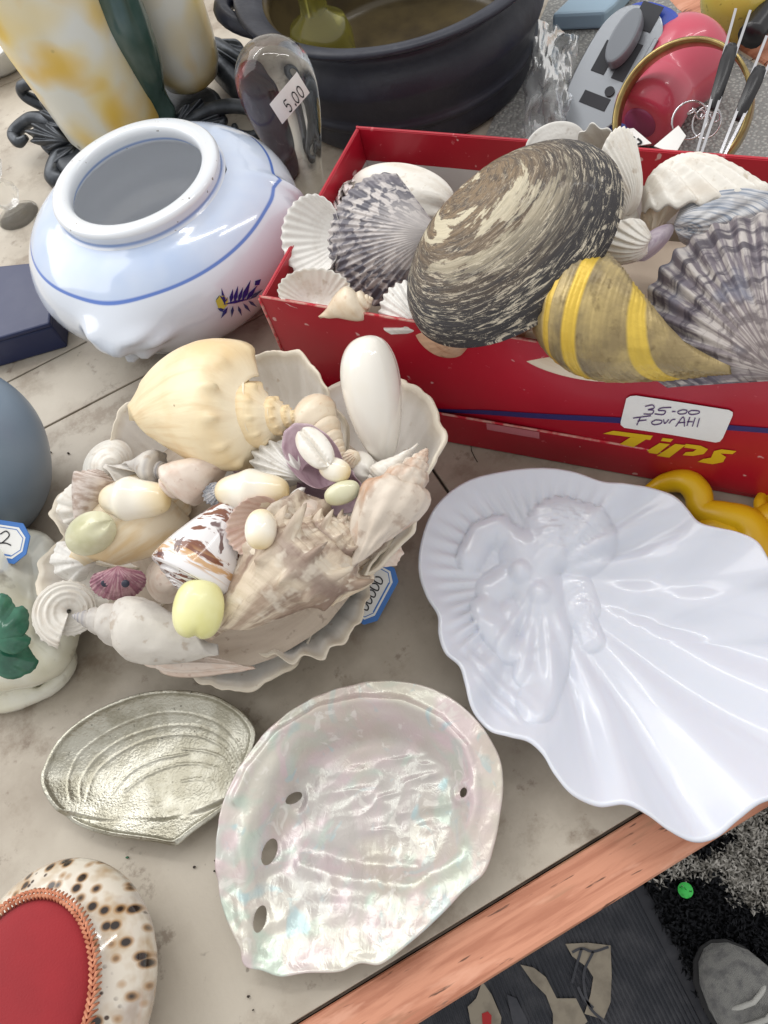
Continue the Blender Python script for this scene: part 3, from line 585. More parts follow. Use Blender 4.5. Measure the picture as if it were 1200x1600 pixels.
# blue and grey slotted slicer
m_steel = mat('brushed_steel', S(150, 154, 160), rough=.3, metal=.85, bump=[(T(s=(300, 20, 20), d=2), .1, .0005)]); m_bluep = mat('blue_plastic', S(52, 76, 170), rough=.25, coat=.3); m_slot = mat('dark_slot', S(48, 50, 56), rough=.7); m_grey = mat('grey_plastic', S(116, 122, 130), rough=.35)
P0, P1 = U(905, 205, .02), U(1010, 12, .075); sx_ = nrm(P1 - P0); up = nrm(CP - P0); up = nrm(up - sx_ * up.dot(sx_)); sy_ = np.cross(up, sx_); r_ = math.radians(22); up2 = up * math.cos(r_) + sy_ * math.sin(r_); sy_ = np.cross(up2, sx_)
SL = float(np.linalg.norm(P1 - P0)); sl = thing('slotted_slicer', 'grey metal slicer plate with slots on a blue plastic body', 'kitchen tool'); setm(sl, sx_, sy_, up2, P0)
def oval(l, w, n=40, e=.75):
    a = np.linspace(0, 2 * PI, n, endpoint=False); return [(l / 2 + l / 2 * np.sign(math.cos(t)) * abs(math.cos(t)) ** e, w / 2 * np.sign(math.sin(t)) * abs(math.sin(t)) ** e) for t in a]
prism('blue_body', [(x - .004, y * 1.12 - .008) for x, y in oval(SL + .012, .064)], -.022, -.002, m_bluep, sl, smooth=False, bev=.004)
mpl = prism('metal_plate', oval(SL, .058), -.0015, .002, m_steel, sl, bev=.001)
prism('side_rail', [(.02, -.024), (SL - .02, -.024), (SL - .02, -.020), (.02, -.020)], .0022, .005, m_steel, sl, bev=.0008)
for x0, x1, y0, y1 in [(.045, .075, -.014, -.003), (.045, .07, .004, .016), (.085, .105, -.014, .004), (.125, .15, -.012, .012), (.02, .03, -.012, .012)]:
    prism('slot', [(x0, y0), (x1, y0), (x1, y1), (x0, y1)], .0021, .0026, m_slot, mpl)
kn = prism('slide_knob', [(x * .0 + .072 + px_ - .022, y) for x, (px_, y) in enumerate(oval(.044, .020, 28, 1))], .0027, .016, m_grey, sl, bev=.002)
prism('screw', [(.035 + .004 * math.cos(t), -.008 + .004 * math.sin(t)) for t in np.linspace(0, 2 * PI, 14, endpoint=False)], .0021, .0036, m_slot, mpl)
# rose-red pear-shaped shaker lying down
m_rose = mat('rose_red_glaze', S(196, 76, 98), [(T(s=(10, 10, 10)), [(.4, 0), (.7, .6)], S(170, 52, 74))], rough=.3, coat=.4); m_cork = mat('purple_plug', S(140, 60, 96), rough=.5)
ra_, rb_ = U(1000, 192, .03), U(1094, 62, .04); sk = thing('rose_shaker', 'rose red pear shaped shaker lying behind the brass ring', 'shaker'); zz_ = nrm(rb_ - ra_); xx_ = nrm(np.cross(zz_, (0, 0, 1))); setm(sk, xx_, np.cross(zz_, xx_), zz_, ra_); LL = float(np.linalg.norm(rb_ - ra_))
lathe('shaker_body', [(0, 0), (.018, .0), (.025, .004), (.029, LL * .14), (.028, LL * .32), (.0275, LL * .40), (.033, LL * .55), (.036, LL * .70), (.033, LL * .86), (.022, LL * .96), (.010, LL * .995), (0, LL)], m_rose, sk, n=60, smoothn=60)
lathe('plug', [(0, -.002), (.012, -.002), (.0135, -.0005), (.0135, .002)], m_cork, sk, n=28)
# yellow apple
m_apple = mat('yellow_apple_skin', S(206, 188, 88), [(T(s=(14, 14, 14), d=3), [(.5, 0), (.7, .6)], S(190, 120, 62)), (T(s=(200, 200, 200), d=1), [(.66, 0), (.7, .5)], S(120, 110, 50))], rough=.25, coat=.3); m_stalk = mat('brown_stalk', S(70, 52, 36), rough=.8)
ap = thing('apple', 'yellow apple ornament at the top right edge', 'apple', tuple(U(1146, 55, 0)))
lathe('apple_body', [(0, .004), (.006, .002), (.014, .0), (.024, .008), (.032, .025), (.034, .04), (.029, .054), (.018, .061), (.008, .058), (0, .052)], m_apple, ap, n=48, smoothn=44)
tube('stalk', [(0, 0, .052), (.001, 0, .062), (.004, .001, .072)], .0012, m_stalk, ap, n=6)
# brass bangle
m_brass = mat('worn_brass', S(176, 156, 104), [(T(s=(50, 50, 50)), [(.45, 0), (.7, .8)], S(110, 96, 66))], rough=.3, metal=.9)
bc = U(1064, 178, .052); ax_ = nrm(nrm(CP - bc) + A(-.10, .25, .1)); bx_ = nrm(np.cross(ax_, (0, 0, 1))); ba = thing('brass_ring', 'wide brass ring leaning behind the red box', 'ring'); setm(ba, bx_, np.cross(ax_, bx_), ax_, bc)
lathe('ring_band', [(.0470, -.008), (.0490, -.0085), (.0503, -.007), (.0503, .007), (.0490, .0085), (.0470, .008), (.0464, 0), (.0470, -.008)], m_brass, ba, n=96)
# two folding hair clippers / tweezers, key ring, tags
m_black = mat('black_plastic', S(30, 30, 34), rough=.3); m_chrome = mat('chrome', S(215, 215, 220), rough=.1, metal=1)
for nm_lab, q0_, q1_ in [('steel tweezers with black grip, left of the pair inside the brass ring', (1092, 240, .075), (1160, 18, .10)), ('steel tweezers with black grip, right of the pair crossing the brass ring', (1128, 243, .075), (1208, 62, .10))]:
    a_, b_ = U(*q0_), U(*q1_); tw = thing('tweezers', nm_lab, 'tweezers', group='tweezers behind the box'); z_ = nrm(b_ - a_); x_ = nrm(np.cross(z_, CP - a_)); setm(tw, x_, np.cross(z_, x_), z_, a_); l_ = float(np.linalg.norm(b_ - a_))
    for s_ in (-1, 1):
        g = [np.array([(s_ * (.0015 + .0035 * t) + dx, dy, t * l_) for dx, dy in ((-.0009, -.002), (.0009, -.002), (.0009, .002), (-.0009, .002))]) for t in np.linspace(0, 1, 8)]; joined('arm', [np.array(g)], m_chrome, tw, smooth=False)
    joined('grip', [np.array([[(dx * w_, dy * w_, t * l_) for dx, dy in ((-.0045, -.003), (.0045, -.003), (.0045, .003), (-.0045, .003))] for t, w_ in ((.30, .4), (.4, .9), (.62, 1.1), (.72, .9), (.76, .5))])], m_black, tw)
kc = U(1078, 188, .05); kyr = thing('key_ring', 'small chrome key ring and chain inside the brass ring', 'key ring', tuple(kc))
def torus_pts(c, R, r, axv, n=28, m=8):
    axv = nrm(axv); e1 = nrm(np.cross(axv, (.3, .2, 1))); e2 = np.cross(axv, e1); a = np.linspace(0, 2 * PI, n, endpoint=False)
    return np.array([[c + (R + r * math.cos(b)) * (e1 * math.cos(t) + e2 * math.sin(t)) + axv * r * math.sin(b) for b in np.linspace(0, 2 * PI, m, endpoint=False)] for t in a])
grid('split_ring', torus_pts(A(0, 0, 0), .013, .0008, nrm(CP - kc) + A(.2, 0, 0)), m_chrome, kyr, cu=True, cv=True)
for i in range(7):
    grid('chain_link', torus_pts(A(-.004 + .0035 * i, -.006 + .002 * math.sin(i * 2), -.002 * i + .012), .003, .0006, A(math.sin(i * 1.7), math.cos(i * 1.7), .6), 14, 6), m_chrome, kyr, cu=True, cv=True)
grid('split_ring', torus_pts(A(.012, -.004, -.004), .011, .0007, nrm(CP - kc) + A(-.3, .3, 0)), m_chrome, kyr, cu=True, cv=True)
def paper(nm, lab, px, z, write=None):
    p = [U(*q, z) for q in px]; c = np.mean(p, 0); V = [q - c for q in p] + [q - c - A(0, 0, .0006) for q in p]
    o = raw(nm, V, [(0, 1, 2, 3), (7, 6, 5, 4), (0, 4, 5, 1), (1, 5, 6, 2), (2, 6, 7, 3), (3, 7, 4, 0)], m_white, None, False, None, tuple(c)); tag(o, lab, 'tag')
    if write:
        sv, sf = stroke_pts(write, 3.2); raw('pen_marks', [U(x, y, z + .0006) - c for x, y in sv], sf, m_ink, o, False)
paper('paper_tag', 'blank white paper tag beside the tweezers', [(1022, 228), (1060, 196), (1072, 212), (1055, 240)], .055)
paper('paper_tag', 'white paper tag with pen marks below the rose shaker', [(966, 204), (990, 200), (1018, 224), (968, 232)], .04, [[(975, 218), (978, 226)], [(986, 212), (984, 222), (992, 224), (990, 214), (984, 216)], [(996, 216), (1002, 222), (996, 226)]])
m_pblue = mat('pale_blue_plastic', S(150, 176, 196), rough=.4)
pbx = prism('blue_case', [gp(*q, .02) for q in [(862, 22), (905, -20), (1000, -40), (960, 6), (945, 18)]], .0035, .02, m_pblue, bev=.003); tag(pbx, 'pale blue plastic case at the top edge beside the iron pot', 'case')
tag(tube('pen', spline([U(1172, 58, .03), U(1200, 20, .035), U(1230, -20, .04)], 12), .011, m_black, n=14), 'black rounded handle at the top right corner beside the apple', 'handle')
# ================================================================== RED BOX, LID AND ITS SHELLS
m_redc = mat('red_card', S(184, 22, 46), [(T(s=(8, 8, 8), d=4), [(.4, 0), (.65, .7)], S(160, 14, 38)), (T(s=(90, 40, 90), d=2), [(.70, 0), (.73, .8)], S(226, 190, 188)), (T(s=(200, 14, 200), d=3), [(.68, 0), (.72, .5)], S(214, 120, 126))], rough=.38, coat=.12)
m_wcard = mat('white_card', S(216, 214, 216), [(T(s=(20, 20, 20), d=4), [(.5, 0), (.8, .5)], S(190, 186, 184))], rough=.75)
m_kraft = mat('kraft_card', S(172, 158, 142), [(T(s=(30, 30, 30), d=4), [(.6, 0), (.68, .8)], S(150, 108, 92))], rough=.85)
m_edge = mat('worn_card_edge', S(202, 150, 140), [(T(s=(120, 120, 120)), [(.45, 0), (.6, 1)], S(190, 30, 50))], rough=.8)
m_bstripe = mat('dark_blue_print', S(50, 44, 104), rough=.4); m_yprint = mat('yellow_print', S(226, 190, 40), rough=.4); m_pen = mat('purple_pen', S(84, 56, 110), rough=.6)
BH = .115; bo = U(405, 465, BH) * A(1, 1, 0); BA = math.radians(-39.1); BLn, BW = .40, .1665
rb = thing('red_box', 'red cardboard shoe box full of shells with white price label', 'box', tuple(bo), BA)
bx1 = A(math.cos(BA), math.sin(BA), 0); by1 = A(-bx1[1], bx1[0], 0)
z0 = .0065; t = .0022
box('bottom', (t, t, z0), (BLn - t, BW - t, z0 + .002), m_kraft, rb)
box('front_panel', (0, 0, z0), (BLn, t, BH), m_redc, rb, bev=.0008)
box('back_panel', (0, BW - t, z0), (BLn, BW, BH), m_redc, rb, bev=.0008)
box('side_panel', (0, t + .0002, z0), (t, BW - t - .0002, BH - .0004), m_redc, rb, bev=.0008)
box('side_panel', (BLn - t, t + .0002, z0), (BLn, BW - t - .0002, BH - .0004), m_redc, rb, bev=.0008)
e = .0004
def liner(nm, zl, zh, m, off, back=True):
    o = t + off
    box(nm, (o, BW - o - .0004, zl), (BLn - o, BW - o, zh), m, rb); box(nm, (o, o, zl), (o + .0004, BW - o - .001, zh), m, rb); box(nm, (o + .001, o, zl), (BLn - o, o + .0004, zh), m, rb)
liner('red_turn_in', BH - .026, BH - .0006, m_redc, .0003); liner('white_turn_in', BH - .054, BH - .0262, m_wcard, .0003); liner('kraft_lining', z0 + .002, BH - .0542, m_kraft, .0003)
tube('worn_corner', [(-.0002, -.0002, z0 + .02), (-.0003, -.0003, .06), (-.0002, -.0002, BH - .001)], .0009, m_edge, rb, n=6)
tube('worn_corner', [(-.0002, BW + .0002, .06), (-.0002, BW + .0002, BH - .001)], .0009, m_edge, rb, n=6)
tube('worn_edge', [(0, .0008, BH + .0001), (.1, .0008, BH + .0001), (BLn, .0008, BH + .0001)], .0008, m_edge, rb, n=5)
RB = np.array(Matrix.Rotation(-BA, 3, 'Z'))
def onfront(px, py, off=.0005): return RB @ (ray(px, py, bo, by1) - bo) - A(0, off, 0)
def fpoly(nm, polys, m, off=.0005):
    V = []; F = []
    for pg in polys: F.append(list(range(len(V), len(V) + len(pg)))); V += [onfront(x, y, off) for x, y in pg]
    return raw(nm, V, F, m, rb, False)
def c7(x, y): return (640 + x / 2.143, 560 + y / 2.143)
top = spline([(380, 600), (560, 628), (690, 638), (760, 640), (840, 645), (980, 652), (1150, 664), (1260, 673)], 30); bot = spline([(380, 606), (560, 634), (690, 643), (760, 647), (840, 653), (980, 661), (1150, 672), (1260, 681)], 30)
V = [onfront(*p) for p in top] + [onfront(*p) for p in bot]; raw('printed_stripe', V, [(i, i + 1, 31 + i, 30 + i) for i in range(29)], m_bstripe, rb, False)
fpoly('printed_letters', [[c7(*p) for p in g] for g in [
    [(648, 250), (683, 240), (815, 257), (806, 271), (700, 256)], [(740, 262), (792, 269), (742, 300), (690, 294)],
    [(838, 281), (872, 285), (830, 318), (788, 312)], [(848, 264), (884, 268), (874, 278), (842, 274)],
    [(890, 284), (925, 288), (870, 330), (828, 324)], [(925, 284), (975, 290), (1000, 302), (985, 318), (950, 324), (915, 322), (925, 312), (950, 310), (962, 302), (920, 296)],
    [(1010, 330), (1020, 308), (1045, 302), (1095, 308), (1082, 318), (1042, 316), (1060, 328), (1050, 345), (1015, 352), (965, 344), (985, 334)]]], m_yprint)
lb = [(727, 130), (740, 122), (760, 120), (900, 141), (1070, 168), (1083, 175), (1083, 186), (1050, 262), (1040, 274), (1025, 277), (870, 250), (720, 228), (708, 218), (708, 208)]
plab = fpoly('price_label', [[c7(*p) for p in lb]], m_white, .0010)
hw = [[(790, 155), (815, 150), (820, 160), (800, 166), (818, 168), (812, 180), (785, 180)], [(878, 158), (845, 160), (835, 168), (858, 170), (850, 182), (822, 180)], [(880, 172), (892, 172)], [(915, 166), (900, 172), (905, 180), (925, 178), (930, 168), (915, 166)], [(945, 168), (935, 175), (945, 182), (968, 178), (970, 170), (945, 168)],
      [(775, 190), (762, 218)], [(750, 194), (810, 186)], [(765, 204), (795, 200)], [(825, 200), (812, 208), (820, 216), (842, 212), (845, 202), (825, 200)], [(852, 198), (856, 212), (870, 198)], [(870, 212), (880, 200), (892, 198)], [(892, 222), (918, 190), (922, 222)], [(900, 210), (925, 208)], [(940, 190), (930, 220)], [(930, 206), (950, 206)], [(958, 192), (948, 222)], [(972, 194), (964, 224)]]
sv, sf = stroke_pts(hw, 3.6); raw('handwriting', [onfront(*c7(*p), .0014) for p in sv], sf, m_pen, plab, False)
lo = U(690, 690, 0); LA = math.radians(-37.2); lx = A(math.cos(LA), math.sin(LA), 0); ly = A(-lx[1], lx[0], 0); lo = lo - lx * .12
lid = thing('box_lid', 'red cardboard lid under the shoe box with scuffed front rim', 'lid', tuple(lo), LA); LH = .033; LLn, LW = .46, .185
box('lid_top', (t, t, .001), (LLn - t, LW - t, .003), m_redc, lid); box('front_rim', (0, 0, .0008), (LLn, t, LH), m_redc, lid, bev=.0008); box('back_rim', (0, LW - t, .0008), (LLn, LW, LH), m_redc, lid, bev=.0008); box('side_rim', (0, t, .0008), (t, LW - t, LH), m_redc, lid, bev=.0008); box('side_rim', (LLn - t, t, .0008), (LLn, LW - t, LH), m_redc, lid, bev=.0008)
tube('worn_edge', [(.08, .0009, LH), (.2, .0009, LH + .0002), (.33, .0009, LH), (LLn, .0009, LH)], .0009, m_edge, lid, n=5)
m_tape = mat('clear_tape', S(200, 120, 130), rough=.15); raw('tape', [(.155, -.0006, .026), (.190, -.0006, .026), (.190, -.0006, .0335), (.155, -.0006, .0335)], [(0, 1, 2, 3)], m_tape, lid, False)
# ------------------------------------------------------------------ shell materials
def smat(name, base, stain=None, dark=None, rough=.35, us=3, vs=6, bump=.25, sc=160, lo=.48, hi=.68, coat=.1, extra=(), sss=0):
    ly = []
    if stain: ly.append((T(co='UV', s=(us, vs, 1), d=5), [(lo, 0), (hi, .85)], stain))
    if dark: ly.append((T(s=(sc, sc, sc), d=3), [(.62, 0), (.74, .7)], dark))
    return mat(name, base, ly + list(extra), rough=rough, coat=coat, sss=sss, bump=[(T(s=(sc * 2.2,) * 3, d=4), bump, .001)])
m_sw = smat('white_shell', S(232, 228, 220), S(214, 204, 190), S(190, 176, 158), us=6, vs=3)
m_sw2 = smat('chalky_white_shell', S(228, 226, 222), S(208, 204, 198), S(170, 160, 150), rough=.6, bump=.4)
m_sin = smat('white_shell_grey_inside', S(234, 232, 228), S(216, 212, 206), None, extra=[(T('v', co='UV', s=(1, 1, 1)), [(.0, 0), (.99, 0), (1, 0), (1, 0)], S(190, 188, 186))])
m_scg = mat('grey_checked_scallop', S(196, 190, 188), [
    (T(co='UV', s=(22, 9, 1), d=2, w=.5), [(.46, 0), (.54, .9)], S(74, 74, 88), T('v', co='UV', s=(1, .5, 1)), [(.12, .15), (.34, 1), (.5, 1)]),
    (T(co='UV', s=(3, 5, 1), d=3), [(.45, 0), (.6, .7)], S(112, 108, 118), T('v', co='UV', s=(1, .5, 1)), [(.15, .2), (.4, 1)])], rough=.45, bump=[(T(s=(300, 300, 300), d=3), .2, .001)])
m_scd = mat('dark_purple_scallop', S(112, 104, 112), [
    (T(co='UV', s=(40, 3.5, 1), d=3), [(.45, 0), (.58, .85)], S(190, 184, 180)),
    (T(co='UV', s=(6, 14, 1), d=4, w=.4), [(.48, 0), (.6, .9)], S(66, 60, 72)),
    (T(co='UV', s=(4, 3, 1), d=2), [(.55, 0), (.7, .7)], S(96, 104, 128)),
    (T('v', co='UV', s=(1, .5, 1)), [(.0, .5), (.18, .25), (.3, 0)], S(150, 136, 128))], rough=.5, bump=[(T(s=(260, 260, 260), d=4), .35, .001)])
m_qua = mat('peeling_dark_clam', S(48, 45, 48), [
    (T(co='UV', s=(22, 56, 1), d=10, w=1.2, rg=.82), [(.535, 0), (.55, 1)], S(206, 196, 176), T(co='UV', s=(4, 9, 1), d=4), [(.38, .45), (.50, 1)]),
    (T(co='UV', s=(12, 22, 1), d=9, w=.6, rg=.75), [(.38, .2), (.54, .95)], S(138, 116, 88), T('v', co='UV', s=(1, .5, 1), w=.10), [(.24, 1), (.50, .0)]),
    (T(co='UV', s=(16, 60, 1), d=8, w=.6, rg=.75), [(.53, 0), (.57, .9)], S(76, 62, 52), T('v', co='UV', s=(1, .5, 1), w=.10), [(.20, 1), (.44, .0)]),
    (T(co='UV', s=(3.2, 4.5, 1), d=6, w=.4, rg=.65), [(.53, 0), (.55, .95)], S(214, 204, 178), T('v', co='UV', s=(1, .5, 1), w=.08), [(.26, 1), (.46, 0)]),
    (T(co='UV', s=(10, 90, 1), d=7, rg=.75), [(.54, 0), (.58, .8)], S(40, 38, 42), T('v', co='UV', s=(1, .5, 1)), [(.2, .1), (.40, 1)])], rough=.5, coat=.1, bump=[(T(co='UV', s=(22, 56, 1), d=10, w=1.2, rg=.82), .6, .0012), (T(co='UV', s=(1.5, 40, 1), d=3), .4, .002), (T(s=(200, 200, 200), d=4), .25, .001)])
m_gold = mat('gold_banded_whelk', S(150, 132, 94), [
    (T('v', co='UV', s=(1, 1, 1)), [(.24, 0), (.27, .8), (.41, .8), (.45, 0)], S(128, 114, 86)), (T(s=(50, 50, 50), d=4), [(.42, 0), (.65, .9)], S(196, 174, 118)), (T(s=(120, 120, 120), d=3), [(.58, 0), (.7, .8)], S(120, 102, 66)),
    (T('v', co='UV', s=(1, 1, 1)), [(.30, 0), (.31, 1), (.375, 1), (.385, 0)], S(218, 184, 72)), (T('v', co='UV', s=(1, 1, 1)), [(.19, 0), (.20, 1), (.225, 1), (.235, 0)], S(214, 180, 76)), (T('v', co='UV', s=(1, 1, 1)), [(.60, 0), (.61, 1), (.685, 1), (.695, 0)], S(220, 188, 78))], rough=.36, metal=.2, bump=[(T(co='UV', s=(26, 3, 1), d=4), .4, .0015), (T(s=(300, 300, 300), d=3), .3, .001)])
m_tan = smat('tan_speckled_shell', S(196, 160, 132), S(170, 126, 98), S(110, 70, 54), us=5, vs=8)
m_cream = smat('cream_shell', S(232, 218, 196), S(218, 192, 160), S(200, 160, 130), us=3, vs=4)
m_bluesh = mat('blue_grey_ribbed_shell', S(206, 206, 208), [(T(co='UV', s=(3, 22, 1), d=3), [(.45, 0), (.6, .9)], S(118, 130, 150)), (T(s=(80, 80, 80), d=3), [(.6, 0), (.7, .6)], S(150, 148, 150))], rough=.5, bump=[(T(s=(300, 300, 300), d=3), .3, .001)])
m_lav = smat('lavender_shell', S(186, 174, 184), S(150, 132, 152), None, rough=.3)
m_tissue = mat('white_tissue', S(230, 222, 220), [(T(s=(40, 40, 40)), [(.5, 0), (.8, .5)], S(214, 196, 194))], rough=.6, sss=.1)
G = 'shells heaped in the red box'
k_scallop = dict(psim=62, k=.25, thick=.03, nps=170, nv=40)
shell_b('quahog_shell', 'large dark clam shell with peeling black skin and cream streaks, biggest in the red box', m_qua, U(726, 296, .158), U(870, 480, .148), 1.34, H=.27, tilt=0, ell=True, group=G, psim=90, k=1.0, skew=.0, growth=.006, gn=26, nps=120, nv=80, thick=.03, peak=.56, pw=.75)
shell_b('scallop_shell', 'grey and white checked scallop shell fanned to the left in the red box', m_scg, U(690, 366, .128), U(512, 388, .115), 1.02, H=.22, tilt=6, group=G, ribs=24, amp=.008, wav=.008, **k_scallop)
shell_b('scallop_shell', 'large dark purple scallop shell with heavy ribs at the right end of the red box', m_scd, U(1222, 592, .130), U(1083, 368, .145), 1.1, H=.16, tilt=0, group=G, ribs=15, amp=.014, wav=.010, growth=.003, psim=66, k=.2, thick=.03, nps=170, nv=40)
shell_b('cockle_shell', 'white cockle shell showing its hollow, leaning on the left wall of the red box', m_sin, U(533, 368, .122), U(441, 372, .118), 1.22, H=.32, tilt=8, inside=True, group=G, ribs=22, amp=.010, wav=.02, psim=84, k=.8, thick=.06, nps=150, nv=24)
shell_b('cockle_shell', 'flat white cockle shell below the hollow one at the left corner of the red box', m_sw, U(492, 484, .108), U(490, 418, .125), 1.85, H=.30, tilt=-10, inside=True, group=G, ribs=20, amp=.012, wav=.02, psim=84, k=.7, thick=.06, nps=150, nv=24)
shell_g('whelk_shell', 'small cream whelk shell against the front wall of the red box', WHELK, m_cream, U(583, 466, .118), U(500, 500, .108), .62, roll=20, group=G, knobs=(9, .05, .25, .15), nseg=30, nout=24)
shell_b('scallop_shell', 'small pale ribbed scallop shell beside the cream whelk in the red box', m_sw2, U(668, 520, .105), U(608, 450, .118), 1.0, H=.2, group=G, ribs=11, amp=.018, wav=.02, psim=56, k=.3, nps=110, nv=24)
shell_b('clam_shell', 'smooth white clam shell lying behind the checked scallop in the red box', m_sw, U(710, 330, .095), U(545, 292, .098), .55, H=.2, group=G, psim=80, k=.7, growth=.004)
shell_b('tan_shell', 'tan speckled shell under the left tip of the dark clam', m_tan, U(735, 540, .100), U(650, 488, .112), .8, H=.3, group=G, psim=80, k=.7, ribs=18, amp=.006)
shell_g('tan_shell', 'brown speckled shell between the dark clam and the gold whelk', WHELK, m_tan, U(850, 535, .100), U(735, 515, .098), .5, group=G)
shell_b('cream_shell', 'thin cream shell edge showing below the gold whelk at the front wall', m_cream, U(1010, 572, .104), U(800, 536, .103), .35, H=.12, group=G, psim=80, k=.6)
shell_g('gold_whelk', 'gold painted whelk shell with two yellow bands on the box rim', ([(.46, -.40), (.60, -.55), (.68, -.74), (.67, -.92), (.60, -1.10), (.48, -1.28), (.34, -1.46), (.21, -1.62), (.10, -1.74)], 1.95), m_gold, U(806, 430, .135), U(1152, 560, .140), .54, roll=-35, group=G, ribs=(34, .009), rough=.016, nseg=70, nout=90, turns=4, canal=-.03)
shell_b('ark_shell', 'white beaded ark shell with dark hollow at the right back of the red box', m_sw, U(1002, 322, .128), U(1206, 296, .135), .62, H=.36, tilt=0, ref=(-.15, .9, .75), group=G, ribs=15, amp=.022, wav=.02, growth=.008, gn=16, psim=84, k=.7, nps=160, nv=46, thick=.05)
shell_b('ark_shell', 'blue grey ribbed shell between the ark shell and the dark scallop', m_bluesh, U(1052, 352, .128), U(1240, 336, .135), .55, H=.22, tilt=18, group=G, ribs=9, amp=.012, psim=80, k=.6, growth=.005)
shell_g('broken_shell', 'small broken cream shell piece left of the blue grey shell', SPINDLE, m_cream, U(1045, 300, .130), U(1020, 372, .120), .7, group=G, axial=(7, .08), rough=.06, nseg=24, nout=20, turns=3)
shell_b('cockle_shell', 'white cockle shell with wavy toothed lip right of the dark clam', m_sw, U(1012, 362, .130), U(918, 398, .128), .78, H=.42, tilt=-40, inside=False, group=G, ribs=15, amp=.022, wav=.02, psim=84, k=.75, nps=130, nv=30, growth=.006)
shell_b('clam_shell', 'plain white round clam shell behind the dark clam', m_sw2, U(872, 262, .125), U(862, 192, .150), 1.35, H=.2, group=G, psim=85, k=.9, growth=.004)
shell_b('cockle_shell', 'upright white cockle with fine ribs and an orange stain at its fold', m_sw, U(962, 340, .125), U(962, 200, .170), .60, H=.34, tilt=38, group=G, ribs=26, amp=.009, wav=.012, psim=84, k=.7, nps=150, nv=30, skew=.15)
shell_b('cockle_shell', 'grey spotted white shell flap standing at the back of the red box', smat('grey_spotted_shell', S(228, 226, 220), S(210, 206, 198), S(120, 122, 122), sc=60), U(950, 290, .130), U(925, 192, .172), .62, H=.22, tilt=-24, inside=True, group=G, ribs=7, amp=.01, wav=.03, psim=80, k=.6)
m_orange = mat('orange_stain', S(176, 96, 52), rough=.7)
shell_b('razor_shell', 'thin lavender razor shell strip above the gold whelk', m_lav, U(985, 408, .125), U(1052, 352, .130), .38, H=.14, group=G, psim=70, k=.4)
shell_b('clam_shell', 'white shell edge tucked between the cockle and the dark clam', m_sw, U(960, 390, .115), U(985, 320, .130), .8, H=.3, tilt=20, group=G, psim=80, k=.7)
def crumple(name, lab, quad, z, amp, m, seed):
    n = 16; g = np.zeros((n, n, 3)); c = U(*np.mean(np.array(quad, float), 0), z)
    for i in range(n):
        for j in range(n):
            u, v = i / (n - 1), j / (n - 1); q = quadpt(quad, u, v); f1 = abs(fbm(A(u * 4 + seed, v * 4, seed)[None], 3)[0]); f2 = fbm(A(u * 3, v * 3 + seed, 5.)[None], 2)[0]
            g[i, j] = U(q[0] + 5 * f2, q[1] + 5 * f1, z + amp * (f1 + .6 * math.sin(PI * u))) - c
    o = grid(name, g, m, loc=tuple(c), smooth=False); tag(o, lab, 'tissue'); return o
crumple('tissue_scrap', 'crumpled pinkish white tissue in the left back corner of the red box', [(522, 300), (552, 275), (560, 330), (530, 350)], .09, .022, m_tissue, 2)
crumple('tissue_scrap', 'small crumpled white plastic scrap at the back wall of the red box', [(560, 285), (600, 268), (630, 280), (590, 300)], .085, .012, m_tissue, 6)
# packing paper that fills the lower box and carries the shells
pk = np.zeros((40, 20, 3))
for i in range(40):
    for j in range(20):
        u, v = i / 39, j / 19; hgt = .046 + .032 * math.sin(PI * min(1, max(0, v))) ** .6 * math.sin(PI * min(1., u * .8 + .12)) + .006 * fbm(A(u * 16, v * 8, 3.)[None], 3)[0]
        pk[i, j] = (.005 + u * (BLn - .01), .005 + v * (BW - .01), hgt)
o = grid('packing_paper', pk, m_kraft, smooth=True); setm(o, bx1, by1, A(0, 0, 1), bo); tag(o, 'brown crumpled packing paper under the shells in the red box', 'paper')
# ================================================================== SHELL BOWL
m_petal = mat('translucent_white_scallop', S(246, 243, 238), [(T(co='UV', s=(10, 2.5, 1), d=4), [(.5, 0), (.7, .6)], S(220, 212, 202)), (T('v', co='UV', s=(1, .5, 1), w=.03), [(.45, 0), (.50, .7), (.56, 0)], S(214, 196, 160)), (T(s=(90, 90, 90), d=2), [(.68, 0), (.75, .6)], S(180, 150, 110))], rough=.38, bump=[(T(s=(260, 260, 260), d=4), .25, .001)])
m_plate = mat('clear_glass_plate', (.95, .96, .96, 1), rough=.03, trans=1, ior=1.45)
bc0 = U(395, 850, 0); bowl = thing('shell_bowl', 'bowl of white scallop shells on a clear glass foot, heaped with shells', 'bowl', tuple(bc0))
lathe('glass_foot', [(0, .0006), (.078, .0006), (.084, .002), (.085, .0045), (.083, .006), (.04, .008), (.026, .014), (.026, .022), (0, .024)], m_plate, bowl, n=80)
def petal(hinge, margin, wr, H, ribs, seed, tilt=0, wav=.02, amp=.02, outside=False):
    h, g = np.asarray(hinge, float), np.asarray(margin, float); L = float(np.linalg.norm(g - h))
    o = bivalve('petal', L, wr, H, m_petal, psim=64, k=.3, ribs=ribs, amp=amp * (.7 if ribs > 4 else 1), wav=wav * (.5 if ribs > 4 else 1), edge=.02, thick=.025, growth=.003, seed=seed, nps=120, nv=36, peak=.5, ribp=.8)
    lay(o, h, g, tilt, True, ref=(0, 0, 1)); mw = o.matrix_world.copy(); o.parent = bowl; o.matrix_parent_inverse = Matrix(); o.matrix_world = Matrix.Translation(tuple(-bc0)) @ mw
    o.matrix_basis = Matrix.Translation(tuple(-bc0)) @ mw
hb = bc0 + A(0, 0, .026)
